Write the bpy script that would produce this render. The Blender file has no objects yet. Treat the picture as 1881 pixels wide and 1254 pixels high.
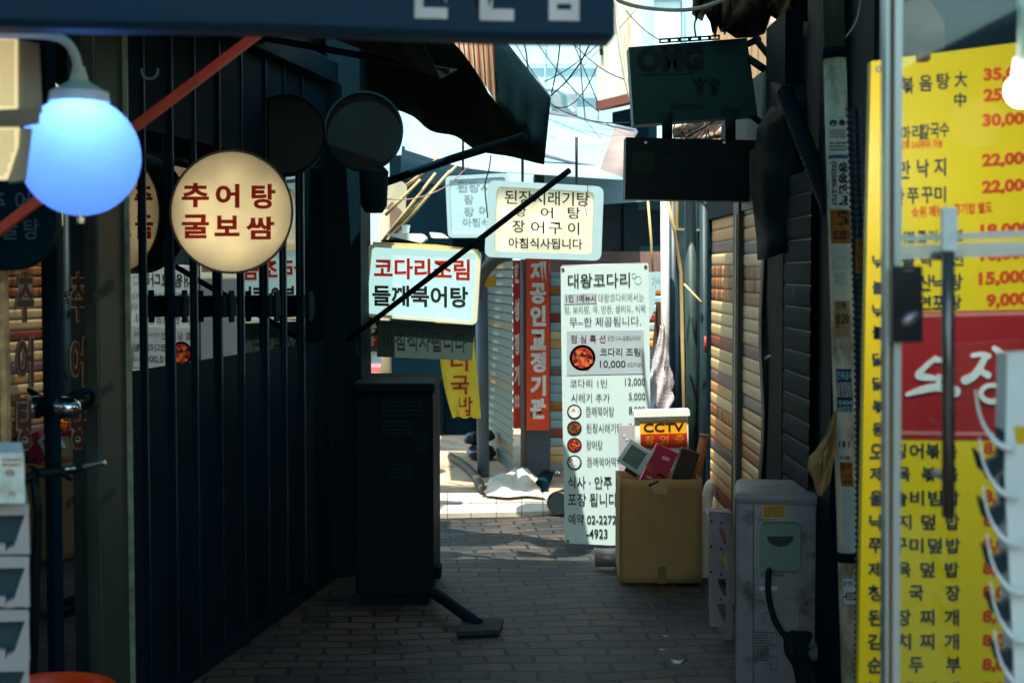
import bpy, bmesh, math, random
from mathutils import Vector, Matrix
R = math.radians
random.seed(7)
sc = bpy.context.scene
C = sc.collection

# ------------------------------------------------------------------ camera
F = 2612.0                                   # focal length in photo pixels (1881 wide)
CX, CY, HZ, CAMZ = 940.5, 627.0, 500.0, 1.45
TH = math.atan((CY - HZ) / F)
cam = bpy.data.cameras.new('camera'); camo = bpy.data.objects.new('camera', cam); C.objects.link(camo)
camo.location = (0, 0, CAMZ); camo.rotation_euler = (math.pi / 2 - TH, 0, 0)
cam.sensor_width = 36; cam.lens = 36 * F / 1881; cam.clip_end = 2000; cam.clip_start = 0.05
cam.dof.use_dof = True; cam.dof.focus_distance = 6.4; cam.dof.aperture_fstop = 3.6
sc.camera = camo
# ------------------------------------------------------------------ world, sun, exposure
SUN_EL, SUN_AZ = 70, 198                      # azimuth: where the sun stands, clockwise from +Y
w = bpy.data.worlds.new('World'); sc.world = w; w.use_nodes = True
nt = w.node_tree; bg = nt.nodes['Background']
sky = nt.nodes.new('ShaderNodeTexSky'); sky.sky_type = 'NISHITA'; sky.sun_disc = False
sky.sun_elevation = R(SUN_EL); sky.sun_rotation = R(SUN_AZ); sky.air_density = 1.2; sky.dust_density = 1.0
tint = nt.nodes.new('ShaderNodeMix'); tint.data_type = 'RGBA'; tint.blend_type = 'MULTIPLY'
tint.inputs[0].default_value = 1.0; tint.inputs[7].default_value = (0.9, 1.0, 0.84, 1)
nt.links.new(sky.outputs[0], tint.inputs[6]); nt.links.new(tint.outputs[2], bg.inputs[0])
bg.inputs[1].default_value = 0.13
sl = bpy.data.lights.new('sun', 'SUN'); sl.energy = 3.0; sl.angle = R(0.5); sl.color = (1.0, 0.90, 0.75)
so = bpy.data.objects.new('sun', sl); C.objects.link(so)
so.rotation_euler = (R(90 - SUN_EL), 0, R(180 - SUN_AZ))
sc.view_settings.view_transform = 'Standard'; sc.view_settings.look = 'None'
sc.view_settings.exposure = 1.8; sc.view_settings.gamma = 1.0
sc.render.engine = 'CYCLES'; sc.cycles.use_denoising = True; sc.cycles.max_bounces = 10
sc.cycles.transparent_max_bounces = 16; sc.cycles.sample_clamp_indirect = 6

# ------------------------------------------------------------------ helpers
def ray(px, py):
    x, y = (px - CX) / F, -(py - CY) / F
    return Vector((x, math.cos(TH) + y * math.sin(TH), -math.sin(TH) + y * math.cos(TH)))
def at(px, py, d):
    r = ray(px, py); return Vector((0, 0, CAMZ)) + r * (d / r.y)
def atg(px, py, z=0.0):
    r = ray(px, py); return Vector((0, 0, CAMZ)) + r * ((z - CAMZ) / r.z)
def lin(h):
    if isinstance(h, str):
        h = h.lstrip('#'); c = [int(h[i:i + 2], 16) / 255 for i in (0, 2, 4)]
        return tuple((v / 12.92 if v <= 0.04045 else ((v + 0.055) / 1.055) ** 2.4) for v in c)
    return h
_m = {}
def mat(name, col, rough=0.6, metal=0.0, var=0.25, scale=6.0, bump=0.0, stretch=(1, 1, 1), spec=0.4,
        dirt=None, dirt_amt=0.0, dirt_scale=3.0, emit=0.0, coat=0.0, ior=None, ecol=None):
    """procedural principled: noise colour variation, optional blotches of a second colour, bump"""
    if name in _m: return _m[name]
    m = bpy.data.materials.new(name); m.use_nodes = True; n = m.node_tree; b = n.nodes['Principled BSDF']
    L = n.links.new; c = lin(col)
    tc = n.nodes.new('ShaderNodeTexCoord'); mp = n.nodes.new('ShaderNodeMapping'); mp.inputs[3].default_value = stretch
    L(tc.outputs['Object'], mp.inputs[0])
    ns = n.nodes.new('ShaderNodeTexNoise'); ns.inputs['Scale'].default_value = scale; ns.inputs['Detail'].default_value = 8
    ns.inputs['Roughness'].default_value = 0.65; L(mp.outputs[0], ns.inputs[0])
    cr = n.nodes.new('ShaderNodeValToRGB'); e = cr.color_ramp.elements
    e[0].position, e[1].position = 0.3, 0.72
    e[0].color = tuple(v * (1 - var) for v in c) + (1,); e[1].color = tuple(min(1, v * (1 + var * 0.6)) for v in c) + (1,)
    L(ns.outputs[0], cr.inputs[0]); out = cr.outputs[0]
    if dirt is not None:
        n2 = n.nodes.new('ShaderNodeTexNoise'); n2.inputs['Scale'].default_value = dirt_scale; n2.inputs['Detail'].default_value = 10
        n2.inputs['Roughness'].default_value = 0.7; L(mp.outputs[0], n2.inputs[0])
        r2 = n.nodes.new('ShaderNodeValToRGB'); r2.color_ramp.elements[0].position = 0.62 - dirt_amt * 0.3
        r2.color_ramp.elements[1].position = 0.72 - dirt_amt * 0.2; L(n2.outputs[0], r2.inputs[0])
        mx = n.nodes.new('ShaderNodeMix'); mx.data_type = 'RGBA'; L(r2.outputs[0], mx.inputs[0]); L(out, mx.inputs[6])
        mx.inputs[7].default_value = lin(dirt) + (1,); out = mx.outputs[2]
    L(out, b.inputs['Base Color'])
    b.inputs['Metallic'].default_value = metal; b.inputs['Specular IOR Level'].default_value = spec
    if ior: b.inputs['IOR'].default_value = ior
    b.inputs['Coat Weight'].default_value = coat; b.inputs['Coat Roughness'].default_value = 0.08
    rr = n.nodes.new('ShaderNodeMapRange'); rr.inputs[3].default_value = max(0.02, rough - 0.12); rr.inputs[4].default_value = min(1, rough + 0.12)
    L(ns.outputs[0], rr.inputs[0]); L(rr.outputs[0], b.inputs['Roughness'])
    if bump:
        bp = n.nodes.new('ShaderNodeBump'); bp.inputs['Strength'].default_value = bump; bp.inputs['Distance'].default_value = 0.01
        n3 = n.nodes.new('ShaderNodeTexNoise'); n3.inputs['Scale'].default_value = scale * 6; n3.inputs['Detail'].default_value = 6
        L(mp.outputs[0], n3.inputs[0]); L(n3.outputs[0], bp.inputs['Height']); L(bp.outputs[0], b.inputs['Normal'])
    if emit:
        if ecol: b.inputs['Emission Color'].default_value = lin(ecol) + (1,)
        else: L(out, b.inputs['Emission Color'])
        b.inputs['Emission Strength'].default_value = emit
    _m[name] = m; return m

def translucent(name, col, frac=0.75):
    m = bpy.data.materials.new(name); m.use_nodes = True; n = m.node_tree; n.nodes.clear(); L = n.links.new
    o = n.nodes.new('ShaderNodeOutputMaterial'); mix = n.nodes.new('ShaderNodeMixShader'); mix.inputs[0].default_value = frac
    d = n.nodes.new('ShaderNodeBsdfPrincipled'); d.inputs['Roughness'].default_value = 0.35
    t = n.nodes.new('ShaderNodeBsdfTranslucent')
    tc = n.nodes.new('ShaderNodeTexCoord'); ns = n.nodes.new('ShaderNodeTexNoise'); ns.inputs['Scale'].default_value = 5
    ns.inputs['Detail'].default_value = 8; L(tc.outputs['Object'], ns.inputs[0])
    cr = n.nodes.new('ShaderNodeValToRGB'); c = lin(col)
    cr.color_ramp.elements[0].position = .3; cr.color_ramp.elements[1].position = .65
    cr.color_ramp.elements[0].color = tuple(v * .86 for v in c) + (1,); cr.color_ramp.elements[1].color = c + (1,)
    L(ns.outputs[0], cr.inputs[0]); L(cr.outputs[0], d.inputs['Base Color']); L(cr.outputs[0], t.inputs[0])
    L(d.outputs[0], mix.inputs[1]); L(t.outputs[0], mix.inputs[2]); L(mix.outputs[0], o.inputs[0]); return m

def clear_glass(name, tintc=(0.9, 0.96, 0.95), ior=1.5):
    m = bpy.data.materials.new(name); m.use_nodes = True; n = m.node_tree; n.nodes.clear(); L = n.links.new
    o = n.nodes.new('ShaderNodeOutputMaterial'); mix = n.nodes.new('ShaderNodeMixShader')
    fr = n.nodes.new('ShaderNodeFresnel'); fr.inputs[0].default_value = ior
    t = n.nodes.new('ShaderNodeBsdfTransparent'); t.inputs[0].default_value = tintc + (1,)
    g = n.nodes.new('ShaderNodeBsdfGlossy'); g.inputs['Roughness'].default_value = 0.03
    L(fr.outputs[0], mix.inputs[0]); L(t.outputs[0], mix.inputs[1]); L(g.outputs[0], mix.inputs[2]); L(mix.outputs[0], o.inputs[0]); return m

# ---- objects
def inv(p):
    if p is None: return None
    l = p.get('_w', None)
    return Matrix.Translation(Vector(l)).inverted() if l is not None else Matrix.Identity(4)
def thing(name, label, cat, loc, group=None, kind=None):
    o = bpy.data.objects.new(name, None); C.objects.link(o); o.location = loc; o.empty_display_size = .1
    o['label'] = label; o['category'] = cat; o['_w'] = list(loc)
    if group: o['group'] = group
    o['kind'] = kind or 'thing'
    return o
def tag(o, label=None, cat=None, group=None, kind=None):
    for k, v in (('label', label), ('category', cat), ('group', group), ('kind', kind)):
        if v: o[k] = v
    return o
def obj(name, bm, mats, parent=None, smooth=False):
    me = bpy.data.meshes.new(name); bm.normal_update(); bm.to_mesh(me); bm.free()
    for m in (mats if isinstance(mats, (list, tuple)) else [mats]): me.materials.append(m)
    if smooth:
        for p in me.polygons: p.use_smooth = True
        if smooth != 'all':
            me.set_sharp_from_angle(angle=R(40))
    o = bpy.data.objects.new(name, me); C.objects.link(o)
    if parent: o.parent = parent; o.matrix_parent_inverse = inv(parent)
    return o
def rebase(o, loc):
    """give a top-level mesh its own origin"""
    loc = Vector(loc); o.data.transform(Matrix.Translation(-loc)); o.location = loc; return o
def box(bm, lo, hi, mi=0, bev=0.0):
    lo, hi = Vector(lo), Vector(hi)
    r = bmesh.ops.create_cube(bm, size=1.0)
    for v in r['verts']:
        v.co = Vector(((lo[i] + hi[i]) / 2 + v.co[i] * (hi[i] - lo[i])) for i in range(3))
    fs = {f for v in r['verts'] for f in v.link_faces}
    for f in fs: f.material_index = mi
    if bev:
        es = list({e for v in r['verts'] for e in v.link_edges})
        bmesh.ops.bevel(bm, geom=es, offset=bev, segments=2, affect='EDGES', profile=.5)
    return bm
def obox(bm, o, ux, uy, uz, lo, hi, bev=0.0, mi=0):
    """box in a local frame"""
    b2 = bmesh.new(); box(b2, lo, hi, mi, bev)
    M = Matrix((ux, uy, uz)).transposed().to_4x4(); M.translation = o
    b2.transform(M); merge(bm, b2); return bm
def merge(bm, b2):
    me = bpy.data.meshes.new('t'); b2.to_mesh(me); b2.free(); bm.from_mesh(me); bpy.data.meshes.remove(me); return bm
def tube(bm, pts, r, n=10, cap=True, mi=0):
    pts = [Vector(p) for p in pts]; k = len(pts); rs = r if isinstance(r, (list, tuple)) else [r] * k
    rings = []; prev = None
    for i, p in enumerate(pts):
        t = (pts[min(i + 1, k - 1)] - pts[max(i - 1, 0)]).normalized()
        a = prev if prev is not None else (Vector((0, 0, 1)) if abs(t.z) < .9 else Vector((1, 0, 0)))
        a = (a - t * a.dot(t)).normalized(); prev = a; b = t.cross(a)
        rings.append([bm.verts.new(p + (a * math.cos(2 * math.pi * j / n) + b * math.sin(2 * math.pi * j / n)) * rs[i]) for j in range(n)])
    for i in range(k - 1):
        for j in range(n):
            f = bm.faces.new((rings[i][j], rings[i][(j + 1) % n], rings[i + 1][(j + 1) % n], rings[i + 1][j])); f.material_index = mi; f.smooth = True
    if cap:
        bm.faces.new(list(reversed(rings[0]))).material_index = mi; bm.faces.new(rings[-1]).material_index = mi
    return bm
def curve(pts, n=8):
    """Catmull-Rom through points"""
    P = [Vector(p) for p in pts]; P = [P[0] * 2 - P[1]] + P + [P[-1] * 2 - P[-2]]; out = []
    for i in range(1, len(P) - 2):
        for s in range(n):
            t = s / n; a, b, c, d = P[i - 1:i + 3]
            out.append(.5 * ((2 * b) + (c - a) * t + (2 * a - 5 * b + 4 * c - d) * t * t + (3 * b - a - 3 * c + d) * t ** 3))
    out.append(P[-2]); return out
def sag(a, b, s, n=14):
    a, b = Vector(a), Vector(b)
    return [a.lerp(b, i / n) - Vector((0, 0, s * 4 * (i / n) * (1 - i / n))) for i in range(n + 1)]
def lathe(bm, prof, o, n=32, axis='z', mi=0):
    o = Vector(o); rings = []
    for (r, h) in prof:
        ring = []
        for j in range(n):
            a = 2 * math.pi * j / n
            p = Vector((r * math.cos(a), r * math.sin(a), h)) if axis == 'z' else Vector((r * math.cos(a), h, r * math.sin(a)))
            ring.append(bm.verts.new(o + p))
        rings.append(ring)
    for i in range(len(rings) - 1):
        for j in range(n):
            f = bm.faces.new((rings[i][j], rings[i][(j + 1) % n], rings[i + 1][(j + 1) % n], rings[i + 1][j])); f.smooth = True; f.material_index = mi
    bm.faces.new(rings[0]).material_index = mi; bm.faces.new(rings[-1]).material_index = mi
    bmesh.ops.recalc_face_normals(bm, faces=bm.faces); return bm
class Pl:
    """a vertical (or tilted) plane through a photo pixel at a depth, yawed about Z"""
    def __init__(s, px, py, d, yaw=0.0, tilt=0.0):
        s.o = at(px, py, d); a = R(yaw); s.u = Vector((math.cos(a), math.sin(a), 0))
        s.n = Vector((math.sin(a), -math.cos(a), 0)); s.v = Vector((0, 0, 1))
        if tilt:
            q = Matrix.Rotation(R(tilt), 3, s.u); s.n = q @ s.n; s.v = q @ s.v
    def hit(s, px, py, off=0.0):
        r = ray(px, py); c = Vector((0, 0, CAMZ)); t = (s.o - c).dot(s.n) / r.dot(s.n); return c + r * t + s.n * off
def rrect(x0, y0, x1, y1, r, n=5, sl=0.0):
    out = []
    for cx, cy, a0 in ((x1 - r, y0 + r, -90), (x1 - r, y1 - r, 0), (x0 + r, y1 - r, 90), (x0 + r, y0 + r, 180)):
        for i in range(n + 1):
            a = R(a0 + 90 * i / n); x = cx + r * math.cos(a); out.append((x, cy + r * math.sin(a) + sl * (x - x0)))
    return out
def quadr(q, r, n=4):
    """rounded quad from 4 px corners (tl,tr,br,bl)"""
    out = []
    for i in range(4):
        p, a, b = Vector(q[i]), Vector(q[i - 1]), Vector(q[(i + 1) % 4])
        s, e = p + (a - p).normalized() * r, p + (b - p).normalized() * r
        for k in range(n + 1):
            t = k / n; out.append(tuple(s * (1 - t) ** 2 + p * 2 * t * (1 - t) + e * t * t))
    return out
def slab(bm, pl, pts, thick, off=0.0, mi=0, bev=0):
    """polygon of photo pixels on a plane, extruded backwards"""
    f0 = [bm.verts.new(pl.hit(x, y, off)) for x, y in pts]; f1 = [bm.verts.new(v.co - pl.n * thick) for v in f0]
    fs = [bm.faces.new(f0), bm.faces.new(list(reversed(f1)))]; k = len(pts)
    for i in range(k): fs.append(bm.faces.new((f0[(i + 1) % k], f0[i], f1[i], f1[(i + 1) % k])))
    for f in fs: f.material_index = mi
    bmesh.ops.recalc_face_normals(bm, faces=fs)
    return bm
def ring(bm, pl, outer, inner, thick, off=0.0):
    k = len(outer); O = [bm.verts.new(pl.hit(x, y, off)) for x, y in outer]; I = [bm.verts.new(pl.hit(x, y, off)) for x, y in inner]
    O2 = [bm.verts.new(v.co - pl.n * thick) for v in O]; I2 = [bm.verts.new(v.co - pl.n * thick) for v in I]; fs = []
    for i in range(k):
        j = (i + 1) % k
        fs += [bm.faces.new((O[i], O[j], I[j], I[i])), bm.faces.new((O2[i], O2[j], I2[j], I2[i])),
               bm.faces.new((O[i], O[j], O2[j], O2[i])), bm.faces.new((I[i], I[j], I2[j], I2[i]))]
    bmesh.ops.recalc_face_normals(bm, faces=fs); return bm
def circ(cx, cy, r, n=40, ry=None):
    return [(cx + r * math.cos(2 * math.pi * i / n), cy + (ry or r) * math.sin(2 * math.pi * i / n)) for i in range(n)]
def sheet(bm, rows, thick=0.004, mi=0, sub=0):
    """grid of world points -> cloth of some thickness"""
    V = [[bm.verts.new(Vector(p)) for p in row] for row in rows]; fs = []
    for i in range(len(V) - 1):
        for j in range(len(V[0]) - 1):
            f = bm.faces.new((V[i][j], V[i][j + 1], V[i + 1][j + 1], V[i + 1][j])); f.material_index = mi; f.smooth = True; fs.append(f)
    bmesh.ops.recalc_face_normals(bm, faces=fs)
    if thick: bmesh.ops.solidify(bm, geom=fs, thickness=thick)
    return bm
_tc = {}
def glyphs(s, bold=0.0):
    k = (s, bold)
    if k not in _tc:
        c = bpy.data.curves.new('t', 'FONT'); c.body = s; c.offset = bold; c.resolution_u = 3
        o = bpy.data.objects.new('t', c); C.objects.link(o); dg = bpy.context.evaluated_depsgraph_get()
        me = bpy.data.meshes.new_from_object(o.evaluated_get(dg))
        vs = [v.co.copy() for v in me.vertices]; fs = [tuple(p.vertices) for p in me.polygons]
        bpy.data.objects.remove(o); bpy.data.curves.remove(c); bpy.data.meshes.remove(me)
        x0, x1 = min(v.x for v in vs), max(v.x for v in vs); y0, y1 = min(v.y for v in vs), max(v.y for v in vs)
        _tc[k] = ([((v.x - x0) / (x1 - x0), (v.y - y0) / (y1 - y0)) for v in vs], fs)
    return _tc[k]
def text(bm, pl, s, bx, slope=0.0, bold=0.012, off=0.003, rot=False, mi=0):
    x0, y0, x1, y1 = bx; vs, fs = glyphs(s, bold); V = []
    for a, b in vs:
        if rot: px, py = x0 + b * (x1 - x0) , y0 + a * (y1 - y0)
        else: px = x0 + a * (x1 - x0); py = y1 - b * (y1 - y0) + slope * (px - x0)
        V.append(bm.verts.new(pl.hit(px, py, off)))
    for f in fs:
        try: nf = bm.faces.new([V[i] for i in f])
        except ValueError: continue
        nf.material_index = mi
        nf.normal_update()
        if nf.normal.dot(pl.n) < 0: nf.normal_flip()
    return bm
def letters(pl, items, m, parent, name='lettering', off=0.003, bold=0.012):
    bm = bmesh.new()
    for it in items:
        kw = it[2] if len(it) > 2 else {}
        text(bm, pl, it[0], it[1], off=off, **{**dict(bold=bold), **kw})
    return obj(name, bm, m, parent)
def vertical(s, x0, x1, ys, h):
    return [(c, (x0, y - h / 2, x1, y + h / 2)) for c, y in zip(s, ys)]
def greek(bm, pl, x0, y0, x1, y1, rows, seed=0, slope=0.0, off=0.003):
    """lines of unreadably small print as short dashes"""
    rn = random.Random(seed); h = (y1 - y0) / rows
    for i in range(rows):
        x = x0
        while x < x1 - 1:
            wd = min(rn.uniform(2.2, 6), x1 - x); ya = y0 + i * h + h * .2
            P = [pl.hit(a, b + slope * (a - x0), off) for a, b in ((x, ya), (x + wd, ya), (x + wd, ya + h * .5), (x, ya + h * .5))]
            f = bm.faces.new([bm.verts.new(p) for p in P]); f.normal_update()
            if f.normal.dot(pl.n) < 0: f.normal_flip()
            x += wd + rn.uniform(.8, 1.8)
    return bm

# ------------------------------------------------------------------ palette
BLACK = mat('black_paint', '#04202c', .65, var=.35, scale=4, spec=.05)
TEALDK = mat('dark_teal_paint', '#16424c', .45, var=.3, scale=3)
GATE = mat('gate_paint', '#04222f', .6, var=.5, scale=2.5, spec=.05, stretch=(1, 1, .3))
GATEEDGE = mat('gate_edge_highlight', '#143850', .3, metal=.6, var=.3, scale=5, stretch=(1, 1, .2))  # bluer strip colour carries the edge highlights of the door frames
def dark_glass():
    m = bpy.data.materials.new('dark_mirror_glass'); m.use_nodes = True; b = m.node_tree.nodes['Principled BSDF']
    b.inputs['Base Color'].default_value = lin('#03141c') + (1,); b.inputs['Roughness'].default_value = .012; b.inputs['IOR'].default_value = 2.4; b.inputs['Specular IOR Level'].default_value = .7
    return m
DKGLASS = dark_glass()
CHROME = mat('chrome', '#c8c8c8', .15, metal=1, var=.1)
STEEL = mat('galvanised_steel', '#a49a9e', .42, metal=.35, var=.25, scale=9, dirt='#6f5d5c', dirt_amt=.3)
WHITEP = mat('white_plastic', '#e6f0ee', .4, var=.1, scale=3, dirt='#b9b5a0', dirt_amt=.15)
WHITE = mat('white_sheet', '#a9ccd4', .5, var=.05, scale=3)
INK = mat('black_ink', '#10151a', .5, var=.2)
INKG = mat('grey_ink', '#5c6b70', .6, var=.2)
INKR = mat('red_ink', '#c02818', .5, var=.25, scale=12)
REDV = translucent('red_vinyl', '#d8241a', .85); REDB = translucent('brown_red_vinyl', '#8e1c12', .8)
INKO = mat('orange_red_ink', '#e04a18', .5, var=.2, scale=8)
RUST = mat('rusty_brown', '#5a3526', .7, var=.4, scale=10)
CARD = mat('cardboard', '#a8855a', .85, var=.16, scale=4, bump=.2, dirt='#8c7252', dirt_amt=.3, spec=.15)
BAMBOO = mat('bamboo_pole', '#d8c088', .5, var=.3, scale=14, stretch=(1, 1, .2))
WIREM = mat('black_cable', '#061218', .5, var=.2, spec=.2)
TARPDK = mat('dark_tarpaulin', '#08242c', .6, var=.5, scale=5, bump=.3, spec=.15)
YEL = mat('yellow_sheet', '#f4d006', .4, var=.06, scale=3, spec=.45)

# ------------------------------------------------------------------ ground
def make_ground():
    m = bpy.data.materials.new('brick_paving'); m.use_nodes = True; n = m.node_tree; b = n.nodes['Principled BSDF']; L = n.links.new
    tc = n.nodes.new('ShaderNodeTexCoord')
    wn = n.nodes.new('ShaderNodeTexNoise'); wn.inputs['Scale'].default_value = 1.6; wn.inputs['Detail'].default_value = 3; L(tc.outputs['Object'], wn.inputs[0])
    va = n.nodes.new('ShaderNodeVectorMath'); va.operation = 'MULTIPLY_ADD'; va.inputs[1].default_value = (.11, .11, 0); L(wn.outputs['Color'], va.inputs[0]); L(tc.outputs['Object'], va.inputs[2])
    mp = n.nodes.new('ShaderNodeMapping'); mp.inputs[2].default_value = (0, 0, R(-5)); L(va.outputs[0], mp.inputs[0])
    br = n.nodes.new('ShaderNodeTexBrick'); L(mp.outputs[0], br.inputs[0]); br.inputs['Scale'].default_value = 1
    br.inputs['Brick Width'].default_value = .2; br.inputs['Row Height'].default_value = .1; br.inputs['Mortar Size'].default_value = .009
    br.inputs['Mortar Smooth'].default_value = .3; br.offset = .5
    br.inputs['Color1'].default_value = lin('#594f46') + (1,); br.inputs['Color2'].default_value = lin('#2a363d') + (1,); br.inputs['Mortar'].default_value = lin('#0a1216') + (1,)
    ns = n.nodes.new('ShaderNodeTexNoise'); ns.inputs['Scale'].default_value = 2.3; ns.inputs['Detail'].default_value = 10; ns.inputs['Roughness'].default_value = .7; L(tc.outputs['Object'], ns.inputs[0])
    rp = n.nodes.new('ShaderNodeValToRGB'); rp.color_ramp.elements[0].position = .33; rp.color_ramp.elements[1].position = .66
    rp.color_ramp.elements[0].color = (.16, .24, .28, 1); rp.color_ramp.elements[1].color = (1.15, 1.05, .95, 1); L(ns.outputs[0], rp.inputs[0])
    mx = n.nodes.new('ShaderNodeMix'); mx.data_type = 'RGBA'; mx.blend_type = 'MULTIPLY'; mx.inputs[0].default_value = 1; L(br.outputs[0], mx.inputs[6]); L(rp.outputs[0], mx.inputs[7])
    L(mx.outputs[2], b.inputs['Base Color'])
    rr = n.nodes.new('ShaderNodeMapRange'); rr.inputs[3].default_value = .4; rr.inputs[4].default_value = .85; L(ns.outputs[0], rr.inputs[0]); L(rr.outputs[0], b.inputs['Roughness'])
    n4 = n.nodes.new('ShaderNodeTexNoise'); n4.inputs['Scale'].default_value = 60; n4.inputs['Detail'].default_value = 5; L(tc.outputs['Object'], n4.inputs[0])
    hm = n.nodes.new('ShaderNodeMath'); hm.operation = 'MULTIPLY_ADD'; hm.inputs[1].default_value = -1.0; L(br.outputs['Fac'], hm.inputs[0]); 
    h2 = n.nodes.new('ShaderNodeMath'); h2.operation = 'MULTIPLY'; h2.inputs[1].default_value = .35; L(n4.outputs[0], h2.inputs[0]); L(h2.outputs[0], hm.inputs[2])
    bp = n.nodes.new('ShaderNodeBump'); bp.inputs['Distance'].default_value = .012; bp.inputs['Strength'].default_value = .8; L(hm.outputs[0], bp.inputs['Height']); L(bp.outputs[0], b.inputs['Normal'])
    xs = [-300, -60, -12] + [-3 + .15 * i for i in range(41)] + [12, 60, 300]
    ys = [-300, -40, -8, 0, 2] + [3 + .15 * i for i in range(55)] + [13, 20, 60, 300]
    bm = bmesh.new()
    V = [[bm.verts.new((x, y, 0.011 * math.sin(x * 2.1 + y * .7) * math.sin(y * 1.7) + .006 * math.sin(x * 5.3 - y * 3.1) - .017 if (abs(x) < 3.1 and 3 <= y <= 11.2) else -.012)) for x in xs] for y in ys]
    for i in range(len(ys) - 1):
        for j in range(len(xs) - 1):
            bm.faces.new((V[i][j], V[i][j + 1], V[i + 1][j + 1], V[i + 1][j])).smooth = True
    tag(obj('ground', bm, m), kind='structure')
make_ground()

# left wall line: X = WL0 + WLS*d
WL0, WLS = -2.057, 0.173
wdir = Vector((WLS, 1, 0)).normalized(); wnor = Vector((1, -WLS, 0)).normalized()      # along the wall (away), into the alley
def wx(d): return WL0 + WLS * d
def wd_at(px):                       # depth where a pixel column meets the left wall
    k = (px - CX) / F; return WL0 / (k - WLS)
def wp(px, z=0.0, out=0.0):
    d = wd_at(px); return Vector((wx(d), d, z)) + wnor * out
def zz(py, d): return at(CX, py, d).z
def wbox(bm, px0, px1, z0, z1, t0, t1, bev=0.0):
    """box standing on the left wall line between two pixel columns; t: thickness range out of the wall"""
    a, b = wp(px0), wp(px1); obox(bm, a, wdir, wnor, Vector((0, 0, 1)), (0, t0, z0), ((b - a).length, t1, z1), bev); return bm

# ------------------------------------------------------------------ LEFT SIDE
# building mass behind the left shop fronts
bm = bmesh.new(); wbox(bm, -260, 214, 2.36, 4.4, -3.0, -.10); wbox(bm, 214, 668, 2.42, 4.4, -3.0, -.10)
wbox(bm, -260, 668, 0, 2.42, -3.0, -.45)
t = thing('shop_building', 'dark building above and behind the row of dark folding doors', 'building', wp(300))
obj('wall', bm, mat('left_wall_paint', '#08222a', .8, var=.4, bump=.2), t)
# folding glass doors
edges = [215, 264, 314, 357, 401, 443, 486, 521, 553, 601]
order = ['first', 'second', 'third', 'fourth', 'fifth', 'sixth', 'seventh', 'eighth', 'ninth']
for i in range(9):
    a, b = edges[i], edges[i + 1]; g = thing('folding_gate', 'dark folding door with glass upper half, %s from the grey pillar' % order[i], 'door', wp((a + b) / 2), 'dark folding doors along the left shop front')
    fo = -.003 * (i % 2); bm = bmesh.new(); e = 3.5
    wbox(bm, a, a + e * 1.6, .02, 2.34, fo - .03, fo + .005, .002); wbox(bm, b - e, b - .3, .02, 2.34, fo - .03, fo + .003, .002)
    for z0, z1, q in ((.02, .16, .002), (1.10, 1.125, -.001), (1.93, 2.34, .002)): wbox(bm, a + e * 1.6, b - e, z0, z1, fo - .028, fo + q)
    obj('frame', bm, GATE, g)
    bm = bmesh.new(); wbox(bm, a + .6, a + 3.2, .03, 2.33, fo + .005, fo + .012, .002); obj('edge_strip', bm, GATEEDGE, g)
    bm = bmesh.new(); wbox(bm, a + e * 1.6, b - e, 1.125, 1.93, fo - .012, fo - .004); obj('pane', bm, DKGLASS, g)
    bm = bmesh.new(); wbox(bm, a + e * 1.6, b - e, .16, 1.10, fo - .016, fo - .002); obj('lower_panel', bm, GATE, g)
    if i in (2, 4, 6, 8):
        px = {2: 312, 4: 400, 6: 485, 8: 548}[i]; d = wd_at(px); hw = 13 if i < 6 else 11
        z1, z0 = zz(543, d), zz(582, d)
        bm = bmesh.new(); wbox(bm, px - hw, px + hw, z0, z1, .012, .05, .006); wbox(bm, px - 4, px + 4, z0 - .02, z1 + .02, .05, .06, .004)
        obj('latch', bm, BLACK, g)
bm = bmesh.new(); wbox(bm, 214, 602, 2.34, 2.44, -.06, .06, .005)
t = thing('door_track', 'dark rail frame holding the folding doors at head and floor', 'door frame', wp(400)); obj('head_rail', bm, GATE, t); bm = bmesh.new(); wbox(bm, 214, 602, -.01, .02, -.05, .05); obj('floor_rail', bm, GATE, t)
# grey pillar with protective film print
t = thing('pillar', 'olive grey square pillar with diagonal printed film left of the folding doors', 'pillar', wp(187))
bm = bmesh.new(); wbox(bm, 161, 213, 0, 2.5, -.12, .035, .006); obj('shaft', bm, mat('olive_pillar', '#323d34', .45, var=.2, scale=3, dirt='#33483f', dirt_amt=.5, stretch=(1, 1, .4)), t)
bm = bmesh.new(); wbox(bm, 211.4, 213.8, 0, 2.45, .035, .05); obj('edge_strip', bm, mat('pale_edge', '#8d9a86', .4, var=.5, scale=20), t)  # lighter strip down the pillar's right edge
class WallPl(Pl):
    def __init__(s, out): s.o = wp(300, 1, out); s.n = wnor; s.u = wdir; s.v = Vector((0, 0, 1))
wpl = WallPl(.035)
bm = bmesh.new()
for x0, y0, s in ((172, 555, 'STEEL'), (172, 745, 'STEEL'), (176, 560, 'STEEL'), (176, 938, 'STEEL')):
    text(bm, wpl, s, (x0, y0 - 16, x0 + 38, y0), slope=-.85, bold=.02, off=.002)
obj('film_print', bm, mat('film_print_ink', '#233c36', .6), t)

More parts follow.
